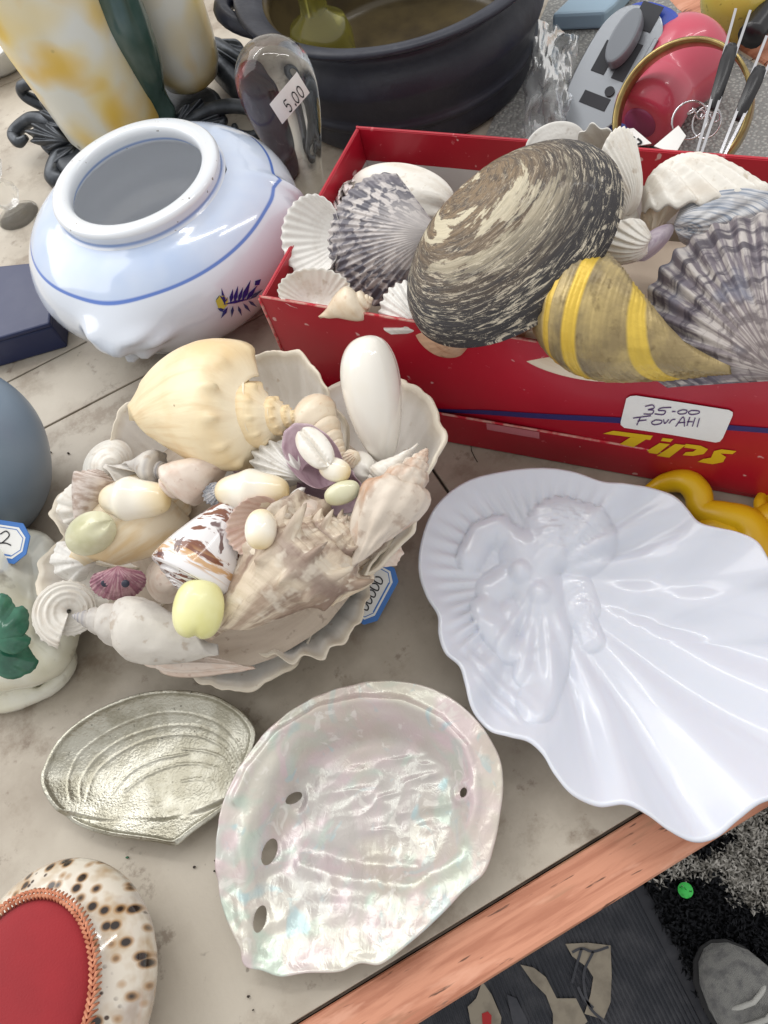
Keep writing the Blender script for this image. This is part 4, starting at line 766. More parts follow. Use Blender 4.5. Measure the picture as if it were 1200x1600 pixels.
for mg, wr, H, ribs, sd, off in [((468, 548, .10), 1.05, .22, 3, 1, .03), ((692, 655, .095), 1.0, .22, 3, 2, .03), ((612, 846, .068), .9, .2, 5, 3, .03), ((540, 1004, .034), .95, .24, 9, 4, .028), ((395, 1080, .022), 1.1, .22, 5, 5, .028), ((185, 1012, .045), .9, .2, 5, 6, .03), ((56, 915, .065), .75, .22, 3, 7, .03), ((80, 790, .070), .75, .22, 3, 8, .03), ((195, 632, .088), .95, .2, 4, 9, .03)]:
    g = U(*mg); h = hb + nrm((g - bc0) * A(1, 1, 0)) * .022; petal(h, g, wr, H, ribs, sd)
# sand-coloured shells that fill the bowl below the heap
G2 = 'shells heaped in the scallop bowl'
m_yconch = mat('butter_yellow_conch', S(241, 224, 188), [(T(s=(22, 22, 22), d=4), [(.42, 0), (.62, .8)], S(232, 202, 152)), (T(co='UV', s=(30, 2, 1), d=4), [(.50, 0), (.64, .45)], S(222, 190, 142)), (T('v', co='UV', s=(1, 1, 1)), [(.0, .9), (.14, .5), (.26, 0)], S(244, 236, 216)), (T(s=(180, 180, 180), d=1), [(.8, 0), (.83, .7)], S(120, 100, 70))], rough=.38, bump=[(T(co='UV', s=(40, 3, 1), d=4), .25, .0015), (T(s=(160, 160, 160), d=4), .2, .001)])
m_egg = mat('porcelain_white_shell', S(238, 234, 226), [(T(s=(24, 24, 24), d=2), [(.5, 0), (.75, .5)], S(230, 220, 200)), (T(s=(55, 55, 55), d=1), [(.80, 0), (.84, .7)], S(186, 160, 120))], rough=.12, coat=.5)
m_cow = mat('cream_cowrie', S(246, 240, 226), [(T('v', co='UV', s=(1, 1, 1), w=.06), [(.0, 1), (.25, .5), (.42, 0), (.6, 0), (.8, .6), (1, 1)], S(230, 206, 152)), (T(s=(140, 140, 140), d=1), [(.76, 0), (.8, .6)], S(180, 150, 90))], rough=.16, coat=.4)
m_olivec = mat('pale_green_cowrie', S(216, 214, 184), [(T(s=(60, 60, 60), d=3), [(.45, 0), (.7, .7)], S(196, 194, 150)), (T(s=(150, 150, 150), d=1), [(.72, 0), (.77, .6)], S(150, 130, 80))], rough=.18, coat=.3)
m_lime = mat('lime_yellow_shell', S(234, 232, 176), [(T(s=(40, 40, 40), d=3), [(.42, 0), (.62, .7)], S(222, 218, 138))], rough=.3, coat=.2)
m_marb = mat('brown_marbled_cone', S(236, 234, 236), [
    (T(co='UV', s=(4.5, 6, 1), d=5, w=1.0, rg=.6), [(.55, 0), (.575, 1)], S(128, 82, 64)),
    (T(co='UV', s=(7, 26, 1), d=4, w=.5), [(.46, 0), (.56, .9)], S(206, 160, 104), T('v', co='UV', s=(1, 1, 1)), [(.26, 0), (.29, 1), (.36, 1), (.40, 0)]),
    (T(co='UV', s=(9, 6, 1), d=3, w=.8), [(.62, 0), (.65, .9)], S(96, 62, 60))], rough=.16, coat=.4)
m_greyw = mat('grey_white_whelk', S(216, 211, 203), [(T(s=(30, 30, 30), d=5), [(.44, 0), (.58, .9)], S(184, 179, 174)), (T('u', co='UV', s=(.2, 1, 1)), [(.0, 1), (.6, .9), (.85, .3), (1, 0)], S(126, 126, 138), T('v', co='UV', s=(1, 1, 1)), [(.0, 1), (.12, .2), (.2, 1), (.3, .1), (.5, .5)]), (T(s=(120, 120, 120), d=3), [(.6, 0), (.68, .5)], S(170, 150, 128))], rough=.5, bump=[(T(s=(220, 220, 220), d=4), .3, .001)])
m_spiny = mat('grey_brown_conch', S(214, 199, 178), [(T(co='UV', s=(9, 2, 1), d=5), [(.46, 0), (.58, .9)], S(166, 144, 126)), (T(co='UV', s=(12, 2.5, 1), d=4), [(.52, 0), (.62, .8)], S(132, 108, 94)), (T('v', co='UV', s=(1, 1, 1), w=.1), [(.30, 0), (.36, .7), (.44, .7), (.52, 0)], S(134, 112, 104), T(co='UV', s=(5, 2, 1), d=3), [(.42, 0), (.55, 1)]), (T(s=(70, 70, 70), d=3), [(.56, 0), (.64, .7)], S(218, 208, 192)), (T('point'), [(.515, 0), (.56, .95)], S(236, 226, 208))], rough=.45, bump=[(T(co='UV', s=(6, 60, 1), d=3), .35, .001), (T(s=(260, 260, 260), d=4), .25, .001)])
m_brownw = mat('brown_blotched_whelk', S(216, 204, 190), [(T(s=(44, 44, 30), d=5), [(.50, 0), (.62, .85)], S(186, 140, 108)), (T('v', co='UV', s=(7, 7, 1), w=.4), [(.0, 0), (.5, 0), (.6, .0), (1, .0)], S(150, 110, 90)), (T(s=(90, 90, 90), d=4), [(.56, 0), (.66, .6)], S(170, 146, 128))], rough=.5, bump=[(T(s=(240, 240, 240), d=4), .35, .001)])
m_purp = smat('purple_shell', S(190, 166, 176), S(150, 116, 132), S(206, 188, 190), us=4, vs=6)
m_pinks = smat('pink_ribbed_cockle', S(224, 200, 188), S(208, 172, 160), None, us=20, vs=3)
m_dpurp = mat('plum_scallop', S(150, 100, 116), [(T(co='UV', s=(24, 2, 1), d=2), [(.45, 0), (.6, .8)], S(190, 156, 160)), (T(co='UV', s=(4, 6, 1), d=3), [(.5, 0), (.66, .7)], S(112, 66, 84))], rough=.5)
m_pinkw = smat('pinkish_white_conch', S(226, 212, 200), S(206, 178, 160), S(168, 130, 116), us=3, vs=4)
m_brcone = mat('tan_banded_cone', S(214, 202, 194), [(T(co='UV', s=(5, 12, 1), d=4), [(.46, 0), (.6, .9)], S(168, 146, 132)), (T(co='UV', s=(20, 20, 1), d=2), [(.66, 0), (.7, .8)], S(120, 84, 74), T('v', co='UV', s=(1, 1, 1)), [(.1, 1), (.2, 0)])], rough=.45, bump=[(T(s=(240, 240, 240), d=4), .3, .001)])
m_ccream = mat('banded_cream_conch', S(232, 218, 192), [(T(co='UV', s=(14, 2, 1), d=4), [(.44, 0), (.62, .8)], S(220, 190, 140)), (T(s=(50, 50, 50), d=3), [(.58, 0), (.72, .5)], S(240, 234, 222))], rough=.4)
sg, sb, scw = shell_g, shell_b, shell_c
KW = dict(group=G2)
# lower layer, half hidden, that carries the rest
sb('bed_shell', 'white shell bedded low at the centre of the scallop bowl under the heap', m_sw2, U(300, 800, .045), U(480, 760, .050), 1.3, H=.2, ribs=9, amp=.01, **KW)
sb('bed_shell', 'lavender shell bedded under the white conch in the scallop bowl', m_lav, U(352, 722, .070), U(292, 790, .062), 1.0, H=.25, ribs=12, amp=.012, inside=True, tilt=10, **KW)
sb('bed_shell', 'mauve shell wedged between yellow conch and cream cowrie', m_purp, U(398, 735, .075), U(362, 712, .078), .9, H=.3, ribs=8, amp=.02, **KW)
sb('bed_shell', 'grey chalky shell bedded below the brown whelk and purple shells', m_sw2, U(560, 830, .058), U(480, 800, .062), .9, H=.25, ribs=6, amp=.01, **KW)
sb('bed_shell', 'brownish pink shell between plum scallop and marbled cone', m_pinkw, U(285, 900, .065), U(228, 915, .055), .95, H=.3, **KW)
# yellow conch
sg('yellow_conch', 'large butter yellow conch with knobbed white spire at the back of the heap', ([(.46, -.46), (.70, -.58), (.84, -.70), (.82, -.88), (.68, -1.12), (.48, -1.34), (.30, -1.52)], 1.72), m_yconch, U(468, 652, .110), U(198, 668, .100), .70, roll=-12, flare=.25, knobs=(11, .085, .32, .07), rough=.012, nseg=88, nout=44, turns=5, lipt=.05, **KW)
scw('egg_shell', 'large smooth porcelain white shell standing upright at the back rim', m_egg, U(604, 724, .085), U(574, 524, .132), .57, .5, taper=.27, slit=.14, teeth=0, pw=.82, roll=96, flat=.8, **KW)
sg('turret_shell', 'cream segmented turret shell below the upright white shell', SPIRE, m_cream, U(540, 722, .098), U(466, 630, .100), .60, roll=0, turns=7, nseg=30, nout=24, **KW)
scw('cowrie', 'white cowrie with its toothed slit facing up on the purple shell', m_sw, U(514, 728, .118), U(470, 672, .120), .58, .5, roll=180, slit=.6, teeth=11, **KW)
sb('purple_shell', 'purple half shell holding the toothed white cowrie', m_purp, U(524, 756, .108), U(452, 668, .112), .60, H=.36, inside=True, ribs=9, amp=.014, psim=80, k=.7, **KW)
sb('purple_shell', 'dark purple half shell holding the pale green cowrie', m_purp, U(466, 745, .100), U(566, 782, .096), .76, H=.34, inside=True, ribs=9, amp=.014, wav=.02, psim=80, k=.7, **KW)
sb('ribbed_shell', 'chalky white ribbed shell left of the purple half shells', m_sw2, U(480, 752, .096), U(394, 706, .104), .74, H=.3, ribs=8, amp=.035, wav=.03, psim=58, k=.4, **KW)
scw('cowrie', 'small cream cowrie with brown tip beside the toothed cowrie', m_cow, U(547, 742, .112), U(500, 726, .113), .72, .6, teeth=0, slit=.1, **KW)
scw('cowrie', 'pale green cowrie lying in the dark purple shell', m_olivec, U(562, 760, .110), U(508, 780, .108), .62, .55, teeth=0, slit=.1, **KW)
scw('cowrie', 'glossy cream humped cowrie at the middle of the heap', m_cow, U(452, 768, .104), U(338, 768, .104), .50, .5, hump=.28, humpz=-.02, teeth=0, slit=.1, pw=.7, **KW)
scw('cowrie', 'glossy cream humped cowrie at the left above the banded conch', m_cow, U(266, 780, .098), U(160, 780, .096), .50, .5, hump=.3, humpz=-.10, teeth=0, slit=.1, pw=.6, **KW)
sg('whelk_shell', 'grey white whelk with open brownish mouth at the left back', WHELK, m_greyw, U(262, 740, .096), U(164, 722, .090), .66, roll=150, knobs=(8, .07, .2, .12), nseg=34, nout=28, **KW)
sg('conch_shell', 'pinkish white conch with flared lip in front of the yellow conch', CONCH, m_pinkw, U(248, 770, .100), U(358, 698, .108), .72, roll=-40, flare=.2, nseg=48, nout=30, rough=.02, **KW)
sb('clam_shell', 'white clam shell with brown growth lines at the left back', m_sw, U(195, 745, .075), U(140, 705, .080), 1.1, H=.42, growth=.012, gn=7, psim=85, k=.85, **KW)
sg('cone_shell', 'tan banded cone shell standing at the left rim', CONE, m_brcone, U(156, 734, .098), U(126, 826, .085), .70, roll=-30, nseg=44, nout=30, **KW)
sb('clam_shell', 'smooth greenish white clam shell at the left rim', m_olivec, U(176, 812, .100), U(106, 856, .092), .72, H=.34, psim=86, k=.85, **KW)
sg('conch_shell', 'large banded cream conch lying under the left cowrie', ([(.45, -.3), (.62, -.4), (.70, -.62), (.68, -.9), (.52, -1.2), (.36, -1.45)], 1.9), m_ccream, U(300, 770, .070), U(128, 900, .075), .68, roll=-20, flare=.2, nseg=60, nout=34, **KW)
sb('plum_scallop', 'plum coloured scallop with two drilled holes', m_dpurp, U(184, 884, .088), U(186, 938, .078), 1.55, H=.32, ribs=20, amp=.014, wav=.012, psim=70, k=.45, **KW)
for px, py in ((164, 911), (196, 912)):
    h_ = lathe('drilled_hole', [(0, .0006), (.0019, .0005), (.0022, 0)], m_nost, n=14, loc=(0, 0, 0)); pl_ = [o_ for o_ in bpy.data.objects if o_.name.startswith('plum_scallop')][0]
    c_ = U(px, py, .0895); d_ = nrm(CP - c_); x_ = nrm(np.cross(d_, (1, 0, 0))); mw = Matrix(np.block([[np.stack([x_, np.cross(d_, x_), d_], 1), c_[:, None]], [np.zeros((1, 3)), np.ones((1, 1))]]).tolist()); h_.parent = pl_; h_.matrix_basis = pl_.matrix_world.inverted() @ mw
a0 = U(108, 955, .070); d_ = nrm(CP - a0)
sg('sundial_shell', 'white ribbed spiral shell with scalloped edge at the left rim', TOP, m_sw, a0 - d_ * .012, a0 + d_ * .016, 1.45, roll=205, ribs=(9, .02), knobs=(26, .10, .36, .07), nseg=80, nout=50, turns=4, tilt=(1, -.2, 0), **KW)
sg('spindle_shell', 'long grey white whelk with dark striped tip across the front left', ([(.42, -.66), (.50, -.78), (.51, -.95), (.46, -1.14), (.37, -1.36), (.28, -1.54), (.22, -1.68)], 1.55), m_greyw, U(112, 962, .084), U(345, 1000, .068), .43, roll=-20, nseg=48, nout=34, turns=7, rough=.02, **KW)
scw('lime_shell', 'round lime yellow shell with small notch at the front', m_lime, U(316, 908, .104), U(304, 998, .100), .86, .7, teeth=0, slit=.15, pw=.6, notch=.05, **KW)
sg('marbled_cone', 'white cone shell with brown marbled blotches at the centre', CONE, m_marb, U(282, 922, .092), U(376, 768, .098), .78, roll=0, nseg=64, nout=44, turns=5, **KW)
sb('pink_cockle', 'pink ribbed cockle half shell holding a cream cowrie', m_pinks, U(446, 800, .106), U(358, 850, .106), .95, H=.34, inside=True, ribs=20, amp=.012, wav=.018, psim=80, k=.6, **KW)
scw('cowrie', 'oval cream cowrie sitting in the pink cockle', m_cow, U(409, 798, .118), U(406, 858, .118), .74, .7, teeth=0, slit=.1, **KW)
sb('clam_shell', 'small tan clam shell right of the pink cockle', m_pinkw, U(504, 806, .098), U(436, 792, .098), .75, H=.35, psim=80, k=.7, **KW)
sg('spiny_conch', 'large grey brown conch with short spines at the front of the heap', ([(.50, -.40), (.70, -.54), (.78, -.66), (.70, -.86), (.54, -1.10), (.38, -1.34), (.24, -1.54)], 1.68), m_spiny, U(578, 806, .098), U(330, 1012, .078), .62, roll=-25, knobs=(10, .30, .28, .055, .12, .52), flare=.12, nseg=96, nout=60, turns=5, rough=.010, ribs=(15, .006), **KW)
sg('barnacled_shell', 'small crusty shell with dark hollow above the spiny conch', TOP, m_spiny, U(472, 838, .090), U(482, 826, .110), 2.2, roll=40, axial=(8, .06), rough=.1, nseg=36, nout=24, turns=3, **KW)
sg('brown_whelk', 'long brown blotched whelk with striped spire at the right rim', SPINDLE, m_brownw, U(668, 700, .112), U(548, 900, .092), .46, roll=10, nseg=54, nout=40, turns=7, rough=.03, axial=(11, .015), **KW)
sg('whelk_shell', 'small white whelk beside the striped spire', WHELK, m_sw, U(572, 758, .096), U(652, 690, .108), .42, roll=-20, nseg=34, nout=28, ribs=(8, .012), **KW)
sb('clam_shell', 'small white clam shell left of the small white whelk', m_egg, U(580, 745, .092), U(540, 715, .092), .9, H=.3, psim=85, k=.85, **KW)
sg('ribbed_whelk', 'tan ribbed whelk under the spindle shell at the front rim', SPINDLE, m_pinkw, U(190, 1022, .048), U(400, 1040, .045), .22, turns=6, axial=(9, .08), nseg=50, nout=26, **KW)
sg('ribbed_whelk', 'tan segmented whelk under the right front rim beside the blue tag', SPINDLE, m_cream, U(592, 872, .058), U(520, 950, .045), .40, turns=6, axial=(8, .05), nseg=40, nout=26, **KW)
sb('clam_shell', 'cream shell jutting out under the brown whelk', m_pinkw, U(560, 840, .062), U(628, 872, .055), .7, H=.25, edge=.04, ribs=4, amp=.03, **KW)
for i_, (nm_, lb_, m_, a_, b_, wr_, kw_) in enumerate([
    ('ribbed_shell', 'tiny ribbed white cockle between tan clam and spiny conch', m_sw, (470, 812, .104), (452, 840, .102), 1.0, dict(ribs=12, amp=.02, wav=.03)),
    ('ribbed_shell', 'broken white shell stick poking out left of the dark purple shell', m_sw2, (478, 762, .104), (452, 776, .103), .35, dict(ribs=2)),
    ('ribbed_shell', 'small lilac shell edge below the cream cowrie and left of pink cockle', m_lav, (385, 800, .098), (352, 786, .098), .8, dict(ribs=9, amp=.02, wav=.03)),
    ('ribbed_shell', 'chipped white shell piece at the left rim below the greenish clam', m_sw2, (150, 880, .072), (78, 872, .076), .9, dict(ribs=5, amp=.03, wav=.03, edge=.05)),
    ('ribbed_shell', 'white shell piece standing at the left rim behind the tan cone', m_sw, (140, 800, .075), (92, 775, .088), 1.3, dict(ribs=5, amp=.03, wav=.03, edge=.04)),
    ('ribbed_shell', 'small grey ribbed shell in the gap above the marbled cone', m_bluesh, (352, 762, .098), (318, 782, .096), .9, dict(ribs=10, amp=.02, wav=.03)),
    ('ribbed_shell', 'small pink ribbed shell under the white whelk at right', m_pinks, (600, 760, .098), (572, 782, .096), .9, dict(ribs=10, amp=.02, wav=.02)),
    ('ribbed_shell', 'cream ribbed fragment right of the turret shell and below white shell', m_cream, (560, 706, .100), (538, 728, .100), .9, dict(ribs=9, amp=.02, wav=.02))]):
    sb(nm_, lb_, m_, U(*a_), U(*b_), wr_, H=.28, psim=70, k=.5, nps=90, nv=18, **kw_, **KW)
# packing under the heap so that no gap shows the table
hp = np.zeros((48, 14, 3))
for i in range(48):
    a_ = i / 48 * 2 * PI
    for j in range(14):
        r_ = j / 13; q = A(math.cos(a_) * .098 * r_, math.sin(a_) * .098 * r_, 0); hp[i, j] = q + A(0, 0, .030 + .034 * (1 - r_ ** 2) + .006 * fbm((q * 40 + 3)[None], 3)[0])
o = grid('shell_fragments', hp, smat('pale_shell_fragments', S(200, 186, 170), S(168, 150, 134), S(130, 110, 96), rough=.7, bump=.6), cu=True, loc=tuple(bc0 + A(0, 0, .0))); tag(o, 'broken shell grit filling the bottom of the scallop bowl', None, kind='stuff')
# blue bordered tags
m_tagb = mat('blue_tag_border', S(60, 116, 190), rough=.5)
def price_tag(name, lab, c, ex, ey, w, h, strokes, cut=.28):
    def octo(s, k): x, y = w / 2 * s, h / 2 * s; q = h * cut * k; return [(-x + q, -y), (x - q, -y), (x, -y + q), (x, y - q), (x - q, y), (-x + q, y), (-x, y - q), (-x, -y + q)]
    t_ = thing(name, lab, 'tag'); ez = np.cross(ex, ey); setm(t_, ex, ey, ez, c)
    prism('card', octo(1, 1), 0, .0006, m_tagb, t_); wf_ = prism('white_field', [(x * (w - .006) / w, y * (h - .006) / h) for x, y in octo(1, 1)], .0006, .0008, m_white, t_)
    sv, sf = stroke_pts([[(x * (w - .010) / w, y * (h - .010) / h) for x, y in octo(1, 1) + octo(1, 1)[:1]][0:2], ] + [[(octo(1, 1)[i][0] * (w - .009) / w, octo(1, 1)[i][1] * (h - .009) / h), (octo(1, 1)[(i + 1) % 8][0] * (w - .009) / w, octo(1, 1)[(i + 1) % 8][1] * (h - .009) / h)] for i in range(8)], .0005)
    raw('blue_line', np.c_[sv, np.full(len(sv), .0010)], sf, m_tagb, wf_, False)
    sv, sf = stroke_pts(strokes, .0008); raw('handwriting', np.c_[sv, np.full(len(sv), .0012)], sf, m_ink, wf_, False); return t_
c_ = U(582, 926, .016); e1 = nrm(U(600, 880, .022) - U(556, 962, .010)); up_ = nrm(CP - c_); e2 = nrm(np.cross(up_, e1))
cur = [[(-.012 + .0046 * k + dx, dy) for dx, dy in ((.003, .004), (.0008, .003), (.0008, -.002), (.003, -.002), (.0042, .0005), (.0032, .003))] for k in range(5)]
price_tag('price_tag', 'blue bordered handwritten tag under the right front of the shell bowl', c_, e1, e2, .040, .022, cur)
# ================================================================== FRONT DISHES
def PJ(p):
    c = (np.asarray(p) - CP) @ CM; return 600 + FPX * c[..., 0] / c[..., 2], 800 + FPX * c[..., 1] / c[..., 2]
def segd(x, y, ln):
    "distance from points to a polyline"
    d = np.full(np.shape(x), 1e9)
    for (x0, y0), (x1, y1) in zip(ln[:-1], ln[1:]):
        dx, dy = x1 - x0, y1 - y0; t = np.clip(((x - x0) * dx + (y - y0) * dy) / (dx * dx + dy * dy + 1e-9), 0, 1); d = np.minimum(d, np.hypot(x - x0 - t * dx, y - y0 - t * dy))
    return d
def sheet(name, outline, cpx, zc, zr, fz, m, parent, org, nth=240, nr=90, thick=.003, bulge=.0, holes=None, roundn=4, zmin=.0004, n_out=None, zrim=None):
    "dish traced from its rim: fz(r, ang, px, py) gives height; a second skin below closes it"
    oc = spline(outline, nth, True); zq = np.full(nth, zr) if zrim is None else zrim(oc)
    rim = np.array([U(x, y, z) for (x, y), z in zip(oc, zq)]); C0 = U(*cpx, zc)
    r = np.linspace(0, 1, nr) ** .85; P3 = C0[None, None, :2] + (rim[:, None, :2] - C0[None, None, :2]) * r[None, :, None]
    ang = np.arange(nth) / nth
    zz = zc + (zq[:, None] - zc) * r[None, :] ** 2; P = np.concatenate([P3, zz[..., None]], 2)
    px, py = PJ(P); z = fz(r[None, :] + 0 * zz, ang[:, None] + 0 * zz, px, py, zq[:, None]); P[..., 2] = z; top_ = P.copy()
    out = nrm_rows(rim[:, :2] - C0[:2]); rims = []
    for a in np.linspace(0, PI, roundn + 2)[1:-1]:
        q = top_[:, -1].copy(); q[:, :2] += out * math.sin(a) * thick * .5; q[:, 2] += (math.cos(a) - 1) * thick * .5; rims.append(q)
    bt = top_[:, ::-1].copy(); bt[..., 2] -= thick + bulge * (1 - r[::-1][None, :] ** 3)
    bt[..., 2] = np.maximum(bt[..., 2], zmin)
    A3 = np.concatenate([top_, np.stack(rims, 1), bt], 1); mask = None
    if holes:
        qx, qy = PJ(A3); bad = np.zeros(qx.shape, bool)
        for hx, hy, ra_h, rb_h, t_h in holes:
            dx, dy = qx - hx, qy - hy; u_ = dx * math.cos(t_h) + dy * math.sin(t_h); v_ = -dx * math.sin(t_h) + dy * math.cos(t_h); e_ = np.hypot(u_ / ra_h, v_ / rb_h); b_ = e_ < 1; bad |= b_
            if b_.any():
                hc = U(hx, hy, float(A3[b_][:, 2].mean())); A3[..., :2] = np.where(b_[..., None], hc[:2] + (A3[..., :2] - hc[:2]) / np.maximum(e_, .05)[..., None], A3[..., :2])
        mask = lambda I, J: ~(bad[I, J] & bad[(I + 1) % nth, J] & bad[I, np.minimum(J + 1, bad.shape[1] - 1)] & bad[(I + 1) % nth, np.minimum(J + 1, bad.shape[1] - 1)])
    return grid(name, A3 - org, m, parent, cu=True, mask=mask)
def nrm_rows(v): return v / (np.linalg.norm(v, axis=1)[:, None] + 1e-12)
# ---- milk glass shell dish with a reclining figure in relief
m_milk = mat('milk_glass', S(217, 221, 232), rough=.2, coat=.18, sss=.35, bump=[(T(s=(90, 90, 90), d=2), .05, .001)])
dpts = [(658, 890), (663, 840), (685, 790), (730, 754), (790, 738), (850, 733), (900, 740), (945, 757), (980, 762), (1015, 762), (1045, 773), (1072, 798), (1090, 820), (1115, 830), (1150, 837), (1180, 852), (1205, 890), (1240, 905), (1285, 930), (1310, 975), (1345, 1000), (1365, 1050), (1350, 1100), (1345, 1130), (1330, 1185), (1290, 1215), (1255, 1222), (1215, 1240), (1180, 1252), (1150, 1275), (1120, 1300), (1085, 1306), (1045, 1290), (1008, 1266), (975, 1251), (935, 1252), (895, 1235), (868, 1205), (850, 1175), (828, 1155), (800, 1147), (768, 1135), (742, 1105), (731, 1065), (722, 1038), (700, 1018), (690, 990), (688, 960), (670, 930)]
dorg = U(930, 1000, 0); dish = thing('milk_glass_dish', 'white milk glass shell dish with a reclining figure in relief', 'dish', tuple(dorg))
oc = spline(dpts, 360, True); RC = A(845, 905); ro = np.hypot(*(oc - RC).T); ao = np.arctan2(oc[:, 1] - 905, oc[:, 0] - 845); od = np.argsort(ao); ao_s, ro_s = ao[od], ro[od]
kk = 35; rs = np.convolve(np.r_[ro_s[-kk:], ro_s, ro_s[:kk]], np.ones(2 * kk + 1) / (2 * kk + 1), 'same')[kk:-kk]; lob = (ro_s - rs)
FIG = [([(735, 868), (752, 835), (778, 826), (800, 842), (818, 862)], 20, .0085), ([(822, 866), (832, 900), (842, 930)], 36, .011), ([(813, 897), (815, 899)], 17, .0145), ([(842, 932), (844, 934)], 17, .0145), ([(757, 950), (775, 985), (800, 1012)], 21, .0085), ([(770, 920), (800, 900)], 24, .008), ([(852, 940), (862, 990), (858, 1040), (838, 1100)], 27, .009), ([(838, 960), (832, 1010), (828, 1050)], 24, .007), ([(876, 832), (906, 842)], 50, .0115), ([(862, 848), (860, 860)], 28, .012), ([(896, 920), (906, 950)], 28, .0042), ([(906, 950), (926, 1000)], 17, .0040), ([(868, 872), (850, 885)], 20, .011), ([(795, 962), (800, 964)], 26, .0075)]
def dish_z(r, a, px, py, zr):
    th = np.arctan2(py - 905, px - 845); rr = np.hypot(px - 845, py - 905)
    L = np.interp(th, ao_s, lob, period=2 * PI); R0 = np.interp(th, ao_s, ro_s, period=2 * PI); q = np.clip(rr / R0, 0, 1)
    z = .0075 + (zr - .0075) * r ** 2.4
    # flutes that run from the figure to the lobes of the rim
    right = sstep(-1.15, -.7, th) * (1 - sstep(2.0, 2.35, th))
    fl = np.cos(th * 19 + .5) * .5 * (1 - .25 * np.cos(th * 7.5))
    z = z - right * (.0040 * fl * sstep(.12, .5, q) * (1 - .35 * sstep(.8, 1, q)) + .00022 * L * sstep(.5, 1, q))
    # short feathered flutes along the upper left wall
    left = 1 - sstep(-.95, -.6, th) * (1 - sstep(2.2, 2.5, th))
    rip = left * .0017 * np.cos(th * 46 + 2 * q) * np.exp(-((r - .80) / .11) ** 2)
    rel = 0
    for ln, rad, h in FIG:
        d = segd(px, py, ln); rel = rel + (h * .8 * np.clip(1 - (d / (rad * 1.18)) ** 2, 0, 1) ** .8) ** 3
    rel = rel ** (1 / 3); p3 = np.stack([px * .12, py * .12, px * 0], -1)
    hair = np.exp(-(segd(px, py, [(886, 828), (896, 840)]) / 48) ** 4); rel = rel + hair * .0006 * fbm(p3 * 1.6, 2)
    wing = np.exp(-(segd(px, py, [(905, 935), (928, 1000)]) / 24) ** 4); rel = rel + wing * .00012 * fbm(p3 * 2.2, 2)
    low = np.exp(-(segd(px, py, [(735, 1040), (770, 1090), (800, 1110)]) / 26) ** 2); rel = rel + low * .0014 * np.cos((px - py) * .22)
    return z + rip * (1 - sstep(.0006, .003, rel)) + rel * (1 - sstep(.86, .97, r))
sheet('dish_body', dpts, (930, 1000), .008, .036, dish_z, m_milk, dish, dorg, nth=420, nr=170, thick=.0042)
fo = U(930, 1010, 0); lathe('foot_ring', [(.05, .0), (.056, .0), (.057, .003), (.055, .0036), (.05, .0036)], m_milk, dish, n=64, loc=tuple(fo - dorg))
# ---- abalone shell
def nacre(name):
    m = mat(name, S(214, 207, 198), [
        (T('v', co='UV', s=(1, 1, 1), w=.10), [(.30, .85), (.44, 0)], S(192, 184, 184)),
        (T(s=(24, 24, 24), d=2, w=1.0), [(.46, 0), (.62, .6)], S(222, 196, 206)), (T(s=(30, 30, 30), d=2, w=1.2), [(.54, 0), (.66, .5)], S(182, 210, 196)), (T(s=(44, 44, 44), d=2, w=1.5), [(.60, 0), (.70, .7)], S(176, 204, 212)),
        (T(s=(20, 20, 20), d=3), [(.50, 0), (.66, .6)], S(200, 188, 174)), (T(s=(75, 75, 75), d=3, w=1), [(.62, 0), (.68, .6)], S(232, 226, 222))], rough=.3, metal=.22, film=420, coat=.15,
        bump=[(T(s=(200, 110, 60), d=3, w=1.2), .32, .0018), (T(s=(260, 260, 260), d=3), .06, .001)])
    return m
m_nac = nacre('mother_of_pearl')  # hollow greyed by pearl tone and painted shade, cream towards the thin lower lip
m_crust = mat('tan_outer_shell', S(196, 178, 156), [(T(s=(60, 60, 60), d=5), [(.4, 0), (.7, .9)], S(226, 214, 200))], rough=.6)
apts = [(338, 1340), (345, 1275), (358, 1235), (378, 1196), (402, 1162), (432, 1130), (470, 1102), (520, 1080), (570, 1068), (620, 1066), (665, 1074), (705, 1094), (740, 1124), (766, 1160), (780, 1192), (783, 1232), (778, 1275), (769, 1320), (754, 1362), (722, 1390), (692, 1422), (655, 1456), (622, 1484), (592, 1504), (562, 1502), (530, 1515), (480, 1517), (440, 1523), (410, 1514), (385, 1507), (378, 1480), (362, 1450), (350, 1418), (342, 1380)]
aorg = U(560, 1300, 0); ab = thing('abalone_shell', 'large iridescent abalone shell lying hollow side up at the front', 'shell', tuple(aorg))
inner = [(372, 1250), (392, 1205), (440, 1148), (505, 1110), (570, 1098), (630, 1102), (688, 1130), (728, 1172), (742, 1218), (742, 1262), (725, 1310)]
HOL = [(459, 1247, 14.5, 8, -.5), (421, 1331, 11.5, 22, .35), (406, 1436, 10, 22, .25), (724, 1238, 5, 8, .3)]
def aholes(x, y):
    b = np.zeros(np.shape(x), bool)
    for hx, hy, ra, rb_, t in HOL:
        dx, dy = x - hx, y - hy; u = dx * math.cos(t) + dy * math.sin(t); v = -dx * math.sin(t) + dy * math.cos(t); b |= (u / ra) ** 2 + (v / rb_) ** 2 < 1
    return b
